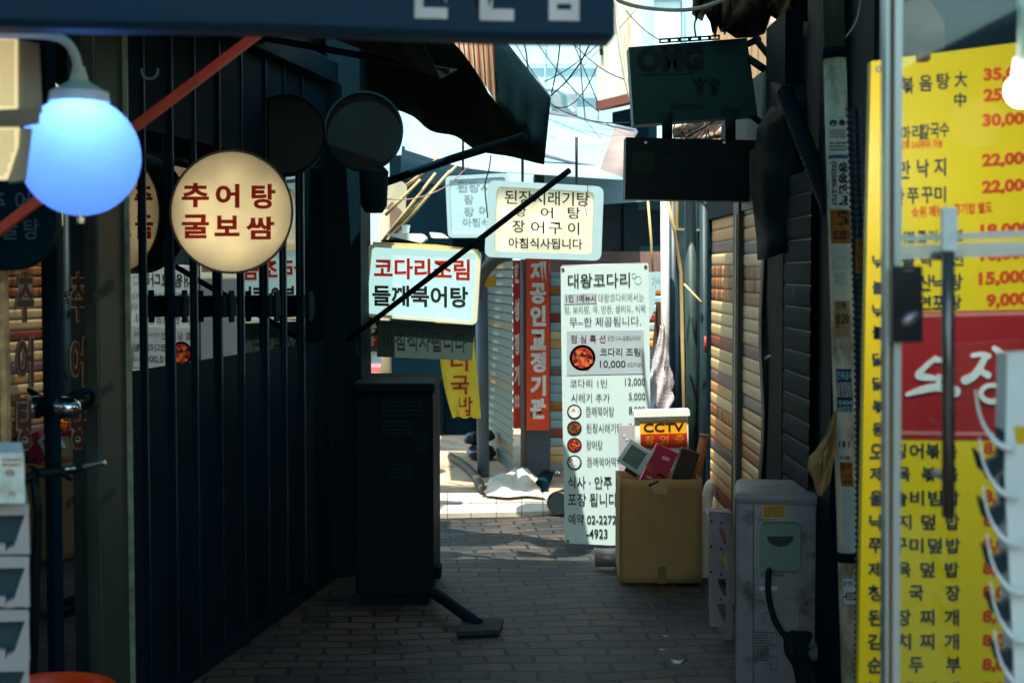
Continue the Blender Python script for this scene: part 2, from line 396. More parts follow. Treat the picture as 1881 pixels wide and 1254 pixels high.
# glass shop door panes with red vertical lettering
def red_letters(pl, par, x0, x1, ys, h):
    bm = bmesh.new()
    for c, y in zip('추어탕', ys): text(bm, pl, c, (x0 - 1.5, y - h / 2 - 2, x1 + 1.5, y + h / 2 + 2), bold=.07, off=.002)
    obj('letter_outline', bm, mat('cream_letter_outline', '#b9a98a', .6), par)
    bm = bmesh.new()
    for c, y in zip('추어탕', ys): text(bm, pl, c, (x0, y - h / 2, x1, y + h / 2), bold=.03, off=.004)
    obj('lettering', bm, mat('brown_red_letters', '#5c2a20', .6), par)
t = thing('mirrored_entrance', 'dark mirrored shop door with red brown vertical letters, next to the bright post', 'door', wp(55))
bm = bmesh.new(); wbox(bm, 17, 93, 0, 2.2, -.03, -.004); obj('pane', bm, DKGLASS, t)
bm = bmesh.new(); wbox(bm, 93, 98, 0, 2.25, -.03, .02, .004); wbox(bm, 17, 93, 2.2, 2.36, -.04, .02); obj('frame', bm, BLACK, t)
gp = WallPl(-.004); red_letters(gp, t, 30, 60, (545, 665, 780), 92)
bm = bmesh.new()
lathe(bm, [(.001, 0), (.03, .001), (.034, .01), (.03, .05), (.018, .07), (.001, .072)], (0, 0, 0), 20, axis='y')
M = Matrix((wdir, wnor, Vector((0, 0, 1)))).transposed().to_4x4(); M.translation = wp(90, zz(748, wd_at(90)), .02); bm.transform(M); obj('lock', bm, CHROME, t)
bm = bmesh.new(); dd = wd_at(90)
tube(bm, curve([wp(98, zz(735, dd), .03), wp(108, zz(720, dd), .09), wp(120, zz(742, dd), .08), wp(112, zz(762, dd), .04), wp(98, zz(760, dd), .03)]), .008); obj('lock_shackle', bm, BLACK, t)
t = thing('mirrored_screen', 'dark mirrored side panel with red brown vertical letters beside the olive pillar', 'glass panel', wp(128))
bm = bmesh.new(); wbox(bm, 98.5, 160, 0, 2.2, -.05, -.012); obj('pane', bm, DKGLASS, t)
bm = bmesh.new(); wbox(bm, 98.5, 160, 2.2, 2.36, -.05, .02); obj('frame', bm, BLACK, t)
gp2 = WallPl(-.012); red_letters(gp2, t, 128, 156, (545, 665, 780), 88)
# bright thin post
t = thing('post', 'thin cream painted post at the far left edge', 'post', at(10, 1254, 3.75))
bm = bmesh.new(); p = at(11, 800, 3.72); box(bm, (p.x - .008, 3.70, 0), (p.x + .008, 3.74, 2.4), 0, .003); obj('shaft', bm, mat('cream_post_paint', '#e6b878', .5, var=.5, scale=15, dirt='#6b4a30', dirt_amt=.4), t)
# round dark sign behind the globe
t = thing('round_sign', 'unlit round dark sign behind the blue globe lamp', 'sign', at(10, 400, 3.66)); pl = Pl(12, 415, 3.66, yaw=8)
bm = bmesh.new(); slab(bm, pl, circ(12, 405, 92), .09); obj('drum', bm, BLACK, t, smooth=True)
letters(pl, [('굴', (4, 402, 34, 440)), ('탕', (44, 402, 72, 440)), ('보', (-40, 402, -8, 440)), ('추', (-20, 350, 10, 390)), ('어', (28, 350, 56, 390))], mat('faded_letters', '#2f5a62', .6), t)

GLOBE_W = 0.46
# blue globe lamp on a bent arm
t = thing('globe_lamp', 'blue glass globe lamp hanging from a bent white pipe', 'lamp', at(147, 400, 3.0)); D = 3.0
gc = at(147, 287, D); gr = 108.5 / F * D
bm = bmesh.new(); bmesh.ops.create_uvsphere(bm, u_segments=48, v_segments=32, radius=gr); bmesh.ops.translate(bm, verts=bm.verts, vec=gc)
m = translucent('blue_globe_glass', (.11, .27, .85), .85)
l = bpy.data.lights.new('added_blue_globe_light', 'POINT'); l.energy = GLOBE_W; l.shadow_soft_size = .03; l.color = (.95, 1, 1); lo = bpy.data.objects.new('bulb', l); C.objects.link(lo); lo.location = gc + Vector((.01, -.035, .05)); lo.parent = t; lo.matrix_parent_inverse = inv(t)  # light added inside the globe to make its pale top
obj('globe', bm, m, t, smooth='all')
bm = bmesh.new(); s = D / F
lathe(bm, [(.012, 96 * s), (.02, 70 * s), (30 * s, 62 * s), (52 * s, 50 * s), (55 * s, 32 * s), (50 * s, 31 * s), (.01, 36 * s)], gc + Vector((0, 0, 66 * s)), 32)
LAMPW = mat('white_lamp_metal', '#dfe6dc', .4, var=.15, scale=12, dirt='#b89a72', dirt_amt=.3)
obj('cap', bm, LAMPW, t, smooth=True)
bm = bmesh.new(); tube(bm, curve([at(-90, 62, D), at(20, 63, D), at(90, 66, D), at(122, 78, D), at(140, 108, D), at(143, 150, D)]), .0095, 14); obj('arm', bm, LAMPW, t)
bm = bmesh.new(); lathe(bm, [(.001, 0), (.008, 0), (.008, .012), (.014, .014), (.014, .02), (.001, .02)], gc - Vector((0, 0, gr + .015)), 16); obj('drain_nut', bm, CHROME, t, smooth=True)

# perforated lit signboard at far left
t = thing('light_box', 'warm lit perforated panel box in the top left corner', 'light panel', at(0, 330, 2.8)); pl = Pl(16, 200, 2.8, yaw=19)
LITW = mat('lit_warm_panel', '#ffe2a6', .5, var=.08, emit=.2); HOLE = mat('panel_hole', '#4d5f4c', .7)
for nm, q in (('upper_face', [(-60, 70), (33, 72), (33, 206), (-60, 206)]), ('lower_face', [(-60, 234), (36, 234), (34, 270), (14, 330), (-60, 330)])):
    bm = bmesh.new(); slab(bm, pl, q, .02); o = obj(nm, bm, LITW, t)
    bm = bmesh.new(); y0, y1 = q[0][1] + 8, q[-1][1] - 8
    y = y0
    while y < y1:
        x = -55
        while x < (28 if nm == 'upper_face' or y < 270 else 28 - (y - 270) * .36):
            slab(bm, pl, circ(x, y, 1.9, 6), .001, off=.0015); x += 6
        y += 6
    obj('holes', bm, HOLE, o)
bm = bmesh.new(); slab(bm, pl, [(33.6, 72), (72, 80), (78, 204), (33.6, 206)], .05, off=-.004); slab(bm, pl, [(36.6, 234), (60, 236), (48, 330), (16, 335)], .05, off=-.004)
obj('side_casing', bm, mat('brown_casing', '#8f8370', .5, var=.4, scale=9, stretch=(1, 1, .15)), t)
bm = bmesh.new(); slab(bm, pl, [(-60, 206), (75, 199), (72, 226), (30, 233), (-60, 233)], .03, off=.01); obj('bracket', bm, mat('bracket_paint', '#7a6a58', .5, var=.4), t)

# red awning arm
t = thing('awning_pole', 'red orange painted awning bar slanting behind the blue globe', 'awning arm', at(0, 428, 3.5))
bm = bmesh.new(); a, b = at(-60, 465, 3.5), at(475, 60, 3.9); q = (b - a).normalized(); up = q.cross(Vector((0, 1, 0))).normalized()
obox(bm, a, q, Vector((0, 1, 0)), up, (0, -.004, -.0125), ((b - a).length, .02, .0125), .003); obj('bar', bm, mat('red_bar_paint', '#d8482a', .5, var=.25, scale=12, dirt='#7a3020', dirt_amt=.3), t)
t = thing('hook', 'small grey ring hook under the dark canopy', 'hook', at(275, 130, 4.4)); bm = bmesh.new()
tube(bm, curve([at(275 + 15 * math.cos(a), 130 + 15 * math.sin(a), 4.4) for a in [R(k) for k in range(-15, 196, 30)]]), .004); obj('ring', bm, mat('ring_grey', '#5f7f86', .5), t)

# stack of grey bins, white box, orange basin
BIN = mat('grey_bin_plastic', '#b4aeb0', .5, var=.12, scale=3); D = 2.9
pl = Pl(0, 1000, D, yaw=20)
for i, y in enumerate((925, 1022, 1120, 1212)):
    y1 = y + 94; t = thing('storage_bin', 'grey plastic stacking bin, %s of the stack at the left edge' % ('topmost', 'second from the top', 'third from the top', 'lowest')[i], 'bin', at(0, y1, D), 'grey stacking bins at the left edge')
    bm = bmesh.new(); yb = y + 92
    # front wall with slanted opening
    out = [(-120, y), (54, y), (55, yb), (-120, yb)]
    slab(bm, pl, [(-120, y), (50, y), (54, y + 5), (53, y + 20), (-120, y + 24)], .02)
    slab(bm, pl, [(46, y + 20), (53, y + 20), (55, yb), (10, yb), (14, yb - 10), (26, yb - 14)], .02)
    slab(bm, pl, [(-120, yb - 22), (10, yb - 18), (10, yb), (-120, yb)], .02)
    slab(bm, pl, [(53, y + 5), (55, yb), (51, yb), (49, y + 5)], .3, off=-.02); slab(bm, pl, [(-120, yb - 4), (54, yb - 4), (54, yb), (-120, yb)], .3, off=-.02)
    obj('shell', bm, BIN, t, smooth=True)
    bm = bmesh.new(); slab(bm, pl, [(-120, y + 20), (48, y + 20), (24, yb - 6), (-120, yb - 6)], .01, off=-.035); obj('false_back_shade', bm, mat('bin_inside_shade', '#2c4a54', .6), t)  # dark false back puts the bin's inner shade into the colour
t = thing('bin_stand', 'dark stand under the grey bins at the left edge', 'stand', (at(0, 1300, D).x, D, 0)); bm = bmesh.new(); p = at(0, 1306, D)
p = pl.hit(-120, 1306); obox(bm, Vector((p.x, p.y, 0)), pl.u, -pl.n, Vector((0, 0, 1)), (0, .0, 0), ((pl.hit(52, 1306) - p).length, .3, p.z), .01); obj('body', bm, BLACK, t)
t = thing('carton', 'white printed carton standing on the topmost grey bin', 'box', at(0, 924, 2.9)); pl = Pl(0, 900, 2.86, yaw=20)
bm = bmesh.new(); slab(bm, pl, quadr([(-90, 832), (44, 832), (46, 924), (-90, 924)], 3), .2); obj('body', bm, WHITEP, t)
bm = bmesh.new(); greek(bm, pl, 4, 840, 38, 858, 2, 3, off=.002); obj('small_print', bm, mat('brown_ink', '#b07a48', .6), t)
letters(pl, [('유', (8, 862, 28, 874)), ('가', (14, 902, 28, 912))], mat('faded_red_ink', '#b5574a', .6), t)
o = at(88, 1267, 3.3); H = o.z; o.z = 0; t = thing('tub', 'orange plastic tub on the ground at the bottom left corner', 'tub', o); bm = bmesh.new()
lathe(bm, [(.001, 0), (.118, 0), (.125, .01), (.148, H - .03), (.158, H - .022), (.160, H - .006), (.156, H), (.148, H - .006), (.142, H - .03), (.115, .02), (.001, .02)], o, 48)
obj('shell', bm, mat('orange_plastic', '#f04a10', .35, var=.12, scale=3), t, smooth=True)
# handlebar
t = thing('bicycle_handlebar', 'black gripped chrome handlebar in front of the mirrored panel', 'handlebar', at(120, 870, 3.7))
bm = bmesh.new(); tube(bm, curve([at(20, 905, 3.5), at(60, 872, 3.55), at(120, 864, 3.6), at(150, 858, 3.62)]), .011, 12); tube(bm, [at(62, 872, 3.55), at(70, 940, 3.56), at(60, 1260, 3.6), at(58, 1600, 3.6)], .012); obj('bar', bm, WIREM, t)
bm = bmesh.new(); tube(bm, curve([at(150, 858, 3.62), at(172, 853, 3.62), at(194, 848, 3.62)]), .007, 12); tube(bm, [at(112, 862, 3.59), at(138, 860, 3.6)], .006); obj('lever', bm, CHROME, t)
bm = bmesh.new(); tube(bm, curve([at(60, 858, 3.52), at(80, 872, 3.5), at(110, 868, 3.55), at(130, 880, 3.58)]), .006); obj('cable', bm, WIREM, t)

# lit round sign
def drum_sign(nm, label, cx, cy, r, d, face, rim, lit=0, power=0, glyph=()):
    t = thing(nm, label, 'sign', at(cx, cy + r, d)); pl = Pl(cx, cy, d, yaw=math.degrees(math.atan((CX - cx) / F)) * .85); rr = r / F * d
    bm = bmesh.new(); ring(bm, pl, circ(cx, cy, r, 56), circ(cx, cy, r - 4, 56), .13, off=.012)
    slab(bm, pl, circ(cx, cy, r - 1, 56), .01, off=-.118); obj('rim', bm, rim, t, smooth=True)
    bm = bmesh.new(); slab(bm, pl, circ(cx, cy, r - 4, 56), .003); f = obj('face', bm, face, t)
    if lit:
        for i, (dx, dy, pw) in enumerate(lit):
            l = bpy.data.lights.new('sign_bulb', 'POINT'); l.energy = pw; l.shadow_soft_size = .03; l.color = (1, .91, .7)
            lo = bpy.data.objects.new('bulb', l); C.objects.link(lo); lo.location = pl.hit(cx + dx, cy + dy, -.075); lo.parent = t; lo.matrix_parent_inverse = inv(t)
    return t, pl
SIGNY = translucent('cream_sign_face', '#f8f0da', .7)
t, pl = drum_sign('round_sign', 'lit cream round sign with red lettering in two rows', 425, 389, 114, 5.0, SIGNY, mat('sign_rim_brown', '#5a4a34', .5, var=.3), lit=[(0, 66, .1), (-58, 38, .09), (58, 38, .09), (-62, -28, .08), (62, -28, .08), (0, -66, .06), (0, 0, .07)])
letters(pl, [('추', (334, 336, 384, 381)), ('어', (396, 338, 440, 382)), ('탕', (462, 338, 506, 384)), ('굴', (334, 394, 384, 438)), ('보', (394, 396, 440, 434)), ('쌈', (452, 398, 504, 440))], REDB, t, bold=.035)
bm = bmesh.new(); a = pl.hit(330, 330, -.06); tube(bm, [a, wp(330, a.z, -.1)], .012); a = pl.hit(330, 450, -.06); tube(bm, [a, wp(330, a.z, -.1)], .012); obj('bracket', bm, BLACK, t)
t, pl = drum_sign('round_sign', 'unlit dark round sign just behind the lit cream one', 524, 248, 74, 6.0, mat('unlit_face', '#142a28', .4, var=.5, scale=2.5, spec=.12), BLACK)
bm = bmesh.new(); a = pl.hit(470, 250, -.06); tube(bm, [a, wp(455, a.z, -.1)], .012); obj('bracket', bm, BLACK, t)
t, pl = drum_sign('round_sign', 'unlit black round sign over the dark corner pillar', 668, 240, 73, 6.5, mat('unlit_face_black', '#03141a', .4, var=.4, scale=2.5, spec=.12), BLACK)
bm = bmesh.new(); tube(bm, [pl.hit(610, 240, -.06), pl.hit(560, 240, -.5)], .012); obj('bracket', bm, BLACK, t)
# hanging dark lamp bucket
t = thing('bucket_lamp', 'dark bucket shaped lamp hanging at the corner pillar', 'lamp', at(685, 395, 6.55)); bm = bmesh.new(); c0 = at(687, 392, 6.55); k = 6.55 / F
lathe(bm, [(.001, 0), (16 * k, 1 * k), (24 * k, 14 * k), (27 * k, 76 * k), (20 * k, 84 * k), (.001, 86 * k)], c0, 28); obj('shade', bm, BLACK, t, smooth=True)
bm = bmesh.new(); tube(bm, [c0 + Vector((0, 0, 80 * k)), at(690, 230, 6.55)], .008); obj('stem', bm, BLACK, t)
# end pillar and dark cabinet
t = thing('pillar', 'wide black corner pillar at the end of the folding doors', 'pillar', wp(632)); bm = bmesh.new(); p0, p1 = at(601, 900, 6.82), at(665, 900, 6.82)
box(bm, (p0.x, 6.82, -.012), (p1.x, 7.3, 3.2), 0, .006); obj('shaft', bm, BLACK, t)
bm = bmesh.new(); pl = Pl(630, 500, 6.82); slab(bm, pl, [(581, 515), (587, 512), (588, 526), (583, 528)], .01, off=.01); greek(bm, pl, 606, 720, 630, 820, 16, 5, off=.004); obj('sticker', bm, mat('dim_sticker', '#102c34', .6, spec=.1), t)
CABM = mat('cabinet_black', '#031620', .6, var=.35, scale=4, spec=.06)
t = thing('cabinet', 'low black freezer cabinet with lid at the end of the doors', 'cabinet', at(730, 1105, 6.2)); c0, c1 = at(652, 900, 6.2), at(796, 900, 6.2)
bm = bmesh.new(); box(bm, (c0.x, 6.2, .03), (c1.x, 6.8, zz(724, 6.2)), 0, .012); obj('body', bm, CABM, t)
bm = bmesh.new(); box(bm, (c0.x - .01, 6.18, zz(722, 6.2)), (c1.x + .008, 6.82, zz(703, 6.2)), 0, .012); obj('lid', bm, CABM, t)
bm = bmesh.new(); box(bm, (c0.x + .02, 6.24, -.012), (c1.x - .02, 6.76, .032)); obj('plinth', bm, CABM, t)
bm = bmesh.new(); box(bm, (c1.x, 6.25, zz(1068, 6.2)), (c1.x + .03, 6.36, zz(1045, 6.2)), 0, .008); obj('hinge', bm, CABM, t)
pl = Pl(730, 800, 6.2); DIM = mat('dim_label', '#0f2a34', .6, spec=.1)
for x0, y0, x1, y1 in ((702, 735, 776, 765), (702, 770, 760, 800), (762, 796, 786, 812), (760, 815, 786, 832), (716, 850, 758, 878)): obj('label', greek(bmesh.new(), pl, x0, y0, x1, y1, 4, int(x0 + y0), off=.003), DIM, t)
t = thing('drain_hose', 'dark corrugated hose from the black cabinet onto the paving', 'hose', atg(880, 1145)); bm = bmesh.new()
hp = curve([at(792, 1085, 6.15), at(815, 1100, 6.0), at(845, 1122, 5.85), at(880, 1146, 5.75)], 14); tube(bm, hp, [.022 + .003 * (i % 2) for i in range(len(hp))], 12); obj('body', bm, BLACK, t)
t = thing('paving_slab', 'thin loose grey slab lying on the paving at the hose end', 'slab', atg(880, 1155)); bm = bmesh.new()
q = [atg(x, y, 0) for x, y in ((838, 1167), (918, 1164), (925, 1143), (850, 1141))]; v0 = [bm.verts.new(p) for p in q]; v1 = [bm.verts.new(p + Vector((0, 0, .018))) for p in q]
bm.faces.new(v1); bm.faces.new(list(reversed(v0)))
for i in range(4): bm.faces.new((v0[i], v0[(i + 1) % 4], v1[(i + 1) % 4], v1[i]))
bmesh.ops.recalc_face_normals(bm, faces=bm.faces); obj('body', bm, mat('slab_grey', '#232f2d', .8, var=.3), t)

# canopies
t = thing('canopy', 'dark striped tarpaulin canopy over the left shop fronts', 'canopy', at(250, 100, 4.6))
bm = bmesh.new(); rows = []
for i in range(9):
    d = 3.4 + i * .32; rows.append([Vector((wx(d) + s * .9 - .1, d, 2.52 - .22 * s + .03 * math.sin(i * 1.7 + s * 5) - .06 * (i % 2) * s)) for s in [k / 8 for k in range(9)]])
sheet(bm, rows, .006); m = mat('striped_canopy', '#0a1c18', .8, spec=.04, var=.5, scale=3, dirt='#3a2a14', dirt_amt=.35, dirt_scale=2, stretch=(1, .3, 1)); obj('cloth', bm, m, t)
for d in (3.6, 4.7, 5.8): bm = bmesh.new(); tube(bm, [Vector((wx(d) - .2, d, 2.44)), Vector((wx(d) + .8, d, 2.26))], .014); obj('rib', bm, BLACK, t)
# unseen roof added to shade the near alley and tint its light
t = thing('added_shade_roof', 'unseen dark tarpaulin roof added to shade and tint the near end of the alley', 'roof', (0, 2, 2.6)); bm = bmesh.new(); rows = []
for i in range(19):
    y = 0.9 + i * .2611; rows.append([Vector((x, y, 2.72 + (.05 * math.sin(x * 2 + i) + .03 * (i % 2)) * (i < 18))) for x in [-3.4 + .85 * k for k in range(9)]])
sheet(bm, rows, 0); obj('cloth', bm, translucent('added_blue_light_filter', '#0e4a5c', .6), t)  # unseen cloth of the added shade roof
t = thing('added_diffuser_sheet', 'unseen pale brown translucent sheet added to diffuse light over the middle of the alley', 'roof', (0, 5.6, 2.6)); bm = bmesh.new()  # unseen sheet added to spread soft warm light below
sheet(bm, [[Vector((x, y, 2.80 + .02 * math.sin(x * 3 + y * 4))) for x in [-1.5 + .3 * k for k in range(11)]] for y in [5.45 + .07 * k for k in range(12)]], 0); obj('sheet', bm, translucent('added_warm_diffuser', '#dcc6a0', .8), t)  # unseen sheet of the added diffuser
t = thing('shop_building', 'unseen dark walls added on both sides behind the viewer to block light', 'building', (0, -3, 0)); bm = bmesh.new()  # unseen walls added to cut light from behind the camera
box(bm, (-3.4, -7, -.012), (-2.4, 3.0, 2.7)); box(bm, (2.4, -7, -.012), (3.4, 3.3, 2.7)); obj('wall', bm, BLACK, t)  # unseen walls added to block light

# ------------------------------------------------------------------ TOP FASCIA
t = thing('fascia_sign', 'dark blue shop fascia with pale letters across the top of the view', 'sign', at(560, 70, 2.6)); pl = Pl(560, 40, 2.6)
bm = bmesh.new(); slab(bm, pl, [(-120, -260), (1128, -260), (1130, 62), (1118, 76), (920, 74), (480, 58), (-120, 50)], .06, off=0)
obj('board', bm, mat('blue_fascia', '#183a54', .6, var=.25, scale=4, dirt='#5f5a66', dirt_amt=.12, dirt_scale=2.2, spec=.2), t)
letters(pl, [('전', (746, -84, 822, 34), dict(slope=.02)), ('문', (872, -82, 952, 38), dict(slope=.02)), ('점', (994, -82, 1064, 38), dict(slope=.02))], mat('pink_white_letters', '#f0e0e0', .5), t, bold=.05)
bm = bmesh.new(); slab(bm, pl, [(-120, 36), (480, 45), (920, 62), (1120, 64), (1118, 76), (920, 74), (480, 58), (-120, 50)], .01, off=.014); obj('lip', bm, mat('fascia_lip', '#062433', .6, spec=.1), t)

# ------------------------------------------------------------------ MIDDLE: signs
# striped awning with scalloped edge
t = thing('awning', 'dark awning with scalloped edge and sunlit orange white pleated side', 'awning', at(880, 250, 6.85))
def bl(P, n): return curve(P, n)
top = [at(560, 60, 6.45), at(700, 60, 6.55), at(835, 60, 6.65), at(905, 60, 6.65)]
near = curve([at(600, 170, 7.45), at(742, 205, 7.35), at(790, 238, 7.25), at(838, 250, 7.25), at(880, 276, 7.15), at(945, 288, 7.05), at(1000, 301, 6.95)], 4)
up = curve([at(600, 70, 6.95), at(742, 72, 6.95), at(800, 74, 6.85), at(838, 77, 6.85), at(870, 110, 6.80), at(912, 188, 6.75), at(1008, 200, 6.70)], 4)
rows = [[u.lerp(nr, k / 5) + Vector((0, .02 * math.sin(j * .9), 0)) for j, (u, nr) in enumerate(zip(up, near))] for k in range(6)]
bm = bmesh.new(); sheet(bm, rows, .006); obj('canopy', bm, mat('green_striped_awning', '#05130f', .8, var=.55, scale=2.5, spec=.04, stretch=(3, .5, 1)), t)
def pleat(bm, e0, e1, n, amp):
    rows = []
    for k in range(7):
        rows.append([a.lerp(b, k / 6) + Vector((0, -amp * math.cos(j * math.pi), 0)) for j, (a, b) in enumerate(zip(e0, e1))])
    return rows
# sunlit pleated side
e0 = [at(834 + 72 * j / 24, 66, 6.40) for j in range(25)]; e1 = [at(836 + 77 * j / 24, 82 + 110 * (j / 24) ** 1.15, 6.57) for j in range(25)]
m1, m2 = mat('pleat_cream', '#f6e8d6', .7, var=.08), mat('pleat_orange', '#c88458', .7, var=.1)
bm = bmesh.new(); V = [[bm.verts.new(p) for p in r] for r in pleat(None, e0, e1, 24, .006)]; fs = []
for i in range(6):
    for j in range(24):
        f = bm.faces.new((V[i][j], V[i][j + 1], V[i + 1][j + 1], V[i + 1][j])); f.material_index = 1 if j % 3 == 2 else 0; fs.append(f)
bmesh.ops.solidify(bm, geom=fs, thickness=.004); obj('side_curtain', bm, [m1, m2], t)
# end flap, its shade put into the dark cloth colour
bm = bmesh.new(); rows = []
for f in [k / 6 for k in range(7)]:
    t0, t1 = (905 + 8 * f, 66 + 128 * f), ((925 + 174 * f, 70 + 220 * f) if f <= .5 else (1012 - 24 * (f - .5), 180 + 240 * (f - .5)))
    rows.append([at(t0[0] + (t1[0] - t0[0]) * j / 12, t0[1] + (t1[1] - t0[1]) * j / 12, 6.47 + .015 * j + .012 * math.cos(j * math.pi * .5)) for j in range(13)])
sheet(bm, rows, .004); obj('end_flap', bm, mat('awning_end_shade', '#082028', .8, var=.3, spec=.05), t)
# awning arms (black)
t = thing('awning_pole', 'black awning bar crossing in front of the white and beige lightbox signs', 'awning arm', at(665, 605, 6.7)); bm = bmesh.new(); tube(bm, [at(640, 624, 6.75), at(1046, 313, 6.0)], .013, 10); obj('bar', bm, BLACK, t)
t = thing('awning_pole', 'thick black awning bar under the scalloped awning edge', 'awning arm', at(735, 322, 6.7)); bm = bmesh.new(); tube(bm, [at(700, 338, 6.75), at(830, 292, 6.5), at(965, 250, 6.2)], .02, 10); obj('bar', bm, BLACK, t)

def lit_box(nm, label, q, d, r, face, rim, yaw=0, depth=.14, fw=9, lit=0, group=None):
    cx, cy = sum(p[0] for p in q) / 4, sum(p[1] for p in q) / 4
    t = thing(nm, label, 'sign', at(cx, q[2][1], d), group); pl = Pl(cx, cy, d, yaw)
    o = quadr(q, r); c = Vector((cx, cy)); i_ = quadr([tuple(Vector(p) + (c - Vector(p)).normalized() * fw * 1.25) for p in q], max(2, r - 4))
    bm = bmesh.new(); ring(bm, pl, o, i_, depth, off=.012); slab(bm, pl, o, .01, off=-depth + .0); obj('frame', bm, rim, t, smooth=True)
    bm = bmesh.new(); slab(bm, pl, i_, .003); obj('panel', bm, face, t)
    for dx, dy, pw, col in (lit or ()):
        l = bpy.data.lights.new('sign_tube', 'POINT'); l.energy = pw; l.shadow_soft_size = .03; l.color = col
        lo = bpy.data.objects.new('bulb', l); C.objects.link(lo); lo.location = pl.hit(cx + dx, cy + dy, -depth * .55); lo.parent = t; lo.matrix_parent_inverse = inv(t)
    return t, pl
# beige lightbox
t, pl = lit_box('lightbox_sign', 'white framed beige lightbox with four rows of dark lettering', [(897, 331), (1109, 343), (1104, 479), (890, 472)], 8.0, 14, translucent('beige_sign_face', '#ccc6b8', .65), mat('white_sign_frame', '#a9ccd4', .35, var=.05), fw=16,
    lit=[(0, 6, .8, (1, .98, .8)), (-66, -20, .4, (1, .88, .8)), (66, -20, .4, (1, .88, .8)), (-66, 40, .35, (1, .85, .8)), (66, 40, .35, (1, .85, .8))])
s = .03
letters(pl, [('된장시래기탕', (927, 349, 1083, 375), dict(slope=s)), ('장', (947, 379, 967, 398), dict(slope=s)), ('어', (993, 381, 1016, 401), dict(slope=s)), ('탕', (1043, 380, 1066, 402), dict(slope=s)),
    ('장', (941, 404, 964, 427), dict(slope=s)), ('어', (975, 406, 1000, 429), dict(slope=s)), ('구', (1008, 408, 1032, 430), dict(slope=s)), ('이', (1043, 408, 1064, 431), dict(slope=s)), ('아침식사됩니다', (934, 436, 1070, 456), dict(slope=.02, bold=.02))], INK, t)
bm = bmesh.new(); a = pl.hit(900, 342, -.07); tube(bm, [pl.hit(960, 336, -.07), pl.hit(960, 250, -.07)], .008); tube(bm, [pl.hit(1060, 342, -.07), pl.hit(1060, 250, -.07)], .008); obj('hanger', bm, WIREM, t)
# faded copy behind
t, pl = lit_box('lightbox_sign', 'faded white lightbox half hidden behind the beige one', [(818, 324), (935, 318), (935, 436), (823, 437)], 8.5, 10, mat('faded_sign_face', '#a8ccd4', .4, var=.06, emit=.06), mat('white_sign_frame', '#dff0f2', .35), fw=8, depth=.1)
letters(pl, [('된장시래', (840, 333, 922, 352)), ('장', (852, 357, 870, 374)), ('장', (852, 380, 871, 396)), ('어', (880, 378, 897, 394)), ('아침식사', (850, 400, 918, 415))], mat('faded_grey_ink', '#8fa3a8', .6), t)
bm = bmesh.new(); tube(bm, [pl.hit(850, 322, -.05), pl.hit(850, 235, -.05)], .007); obj('hanger', bm, WIREM, t)
# white kodari lightbox
LITWHITE = mat('lit_white_panel', '#5f8a8a', .4, var=.05, scale=2, emit=.25, ecol='#c8f6f0', dirt='#7c9a6c', dirt_amt=.2, dirt_scale=1.5)
t, pl = lit_box('lightbox_sign', 'bright white lightbox with a red and a black row of lettering', [(676, 448), (884, 460), (876, 597), (664, 580)], 7.2, 12, LITWHITE, mat('cream_sign_frame', '#d9e6cc', .4, var=.08), fw=8)
letters(pl, [('코다리조림', (687, 473, 863, 512), dict(slope=.02))], REDV, t, bold=.03)
letters(pl, [('들깨북어탕', (684, 523, 860, 562), dict(slope=.02))], INK, t, bold=.03, name='black_lettering')
bm = bmesh.new(); slab(bm, pl, [(684, 444), (800, 449), (878, 458), (878, 463), (684, 451)], .1, off=-.02); obj('top_edge', bm, mat('yellowed_edge', '#c9b26a', .6), t)
bm = bmesh.new(); tube(bm, [pl.hit(668, 520, -.07), pl.hit(640, 520, -.07)], .01); obj('bracket', bm, BLACK, t)
# teal banner below
t = thing('banner', 'dark teal banner with black lettering hanging below the white lightbox', 'banner', at(780, 662, 7.22)); pl = Pl(780, 620, 7.22)
bm = bmesh.new(); slab(bm, pl, [(696, 588), (872, 597), (867, 662), (692, 655)], .004); obj('cloth', bm, mat('teal_banner', '#2c4442', .7, var=.25), t)
letters(pl, [('아침식사됩니다', (704, 606, 856, 640), dict(slope=.035))], mat('banner_black', '#0d1b1e', .6), t, bold=.01)
t = thing('poster', 'small black and red poster strip left of the teal banner', 'poster', at(680, 650, 7.6)); pl = Pl(680, 610, 7.6)
bm = bmesh.new(); slab(bm, pl, [(660, 584), (696, 584), (696, 615), (660, 615)], .004); slab(bm, pl, [(660, 616), (696, 616), (695, 640), (660, 640)], .004, mi=1); slab(bm, pl, [(660, 568), (694, 570), (696, 584), (660, 584)], .004, mi=2)
obj('sheet', bm, [INK, mat('poster_red', '#c8321e', .5), mat('poster_cream', '#e0cc84', .5)], t)
letters(pl, [('중', (668, 590, 692, 612)), ('장', (668, 618, 690, 636))], mat('poster_letters', '#f0e2a0', .5, ), t, bold=.05)

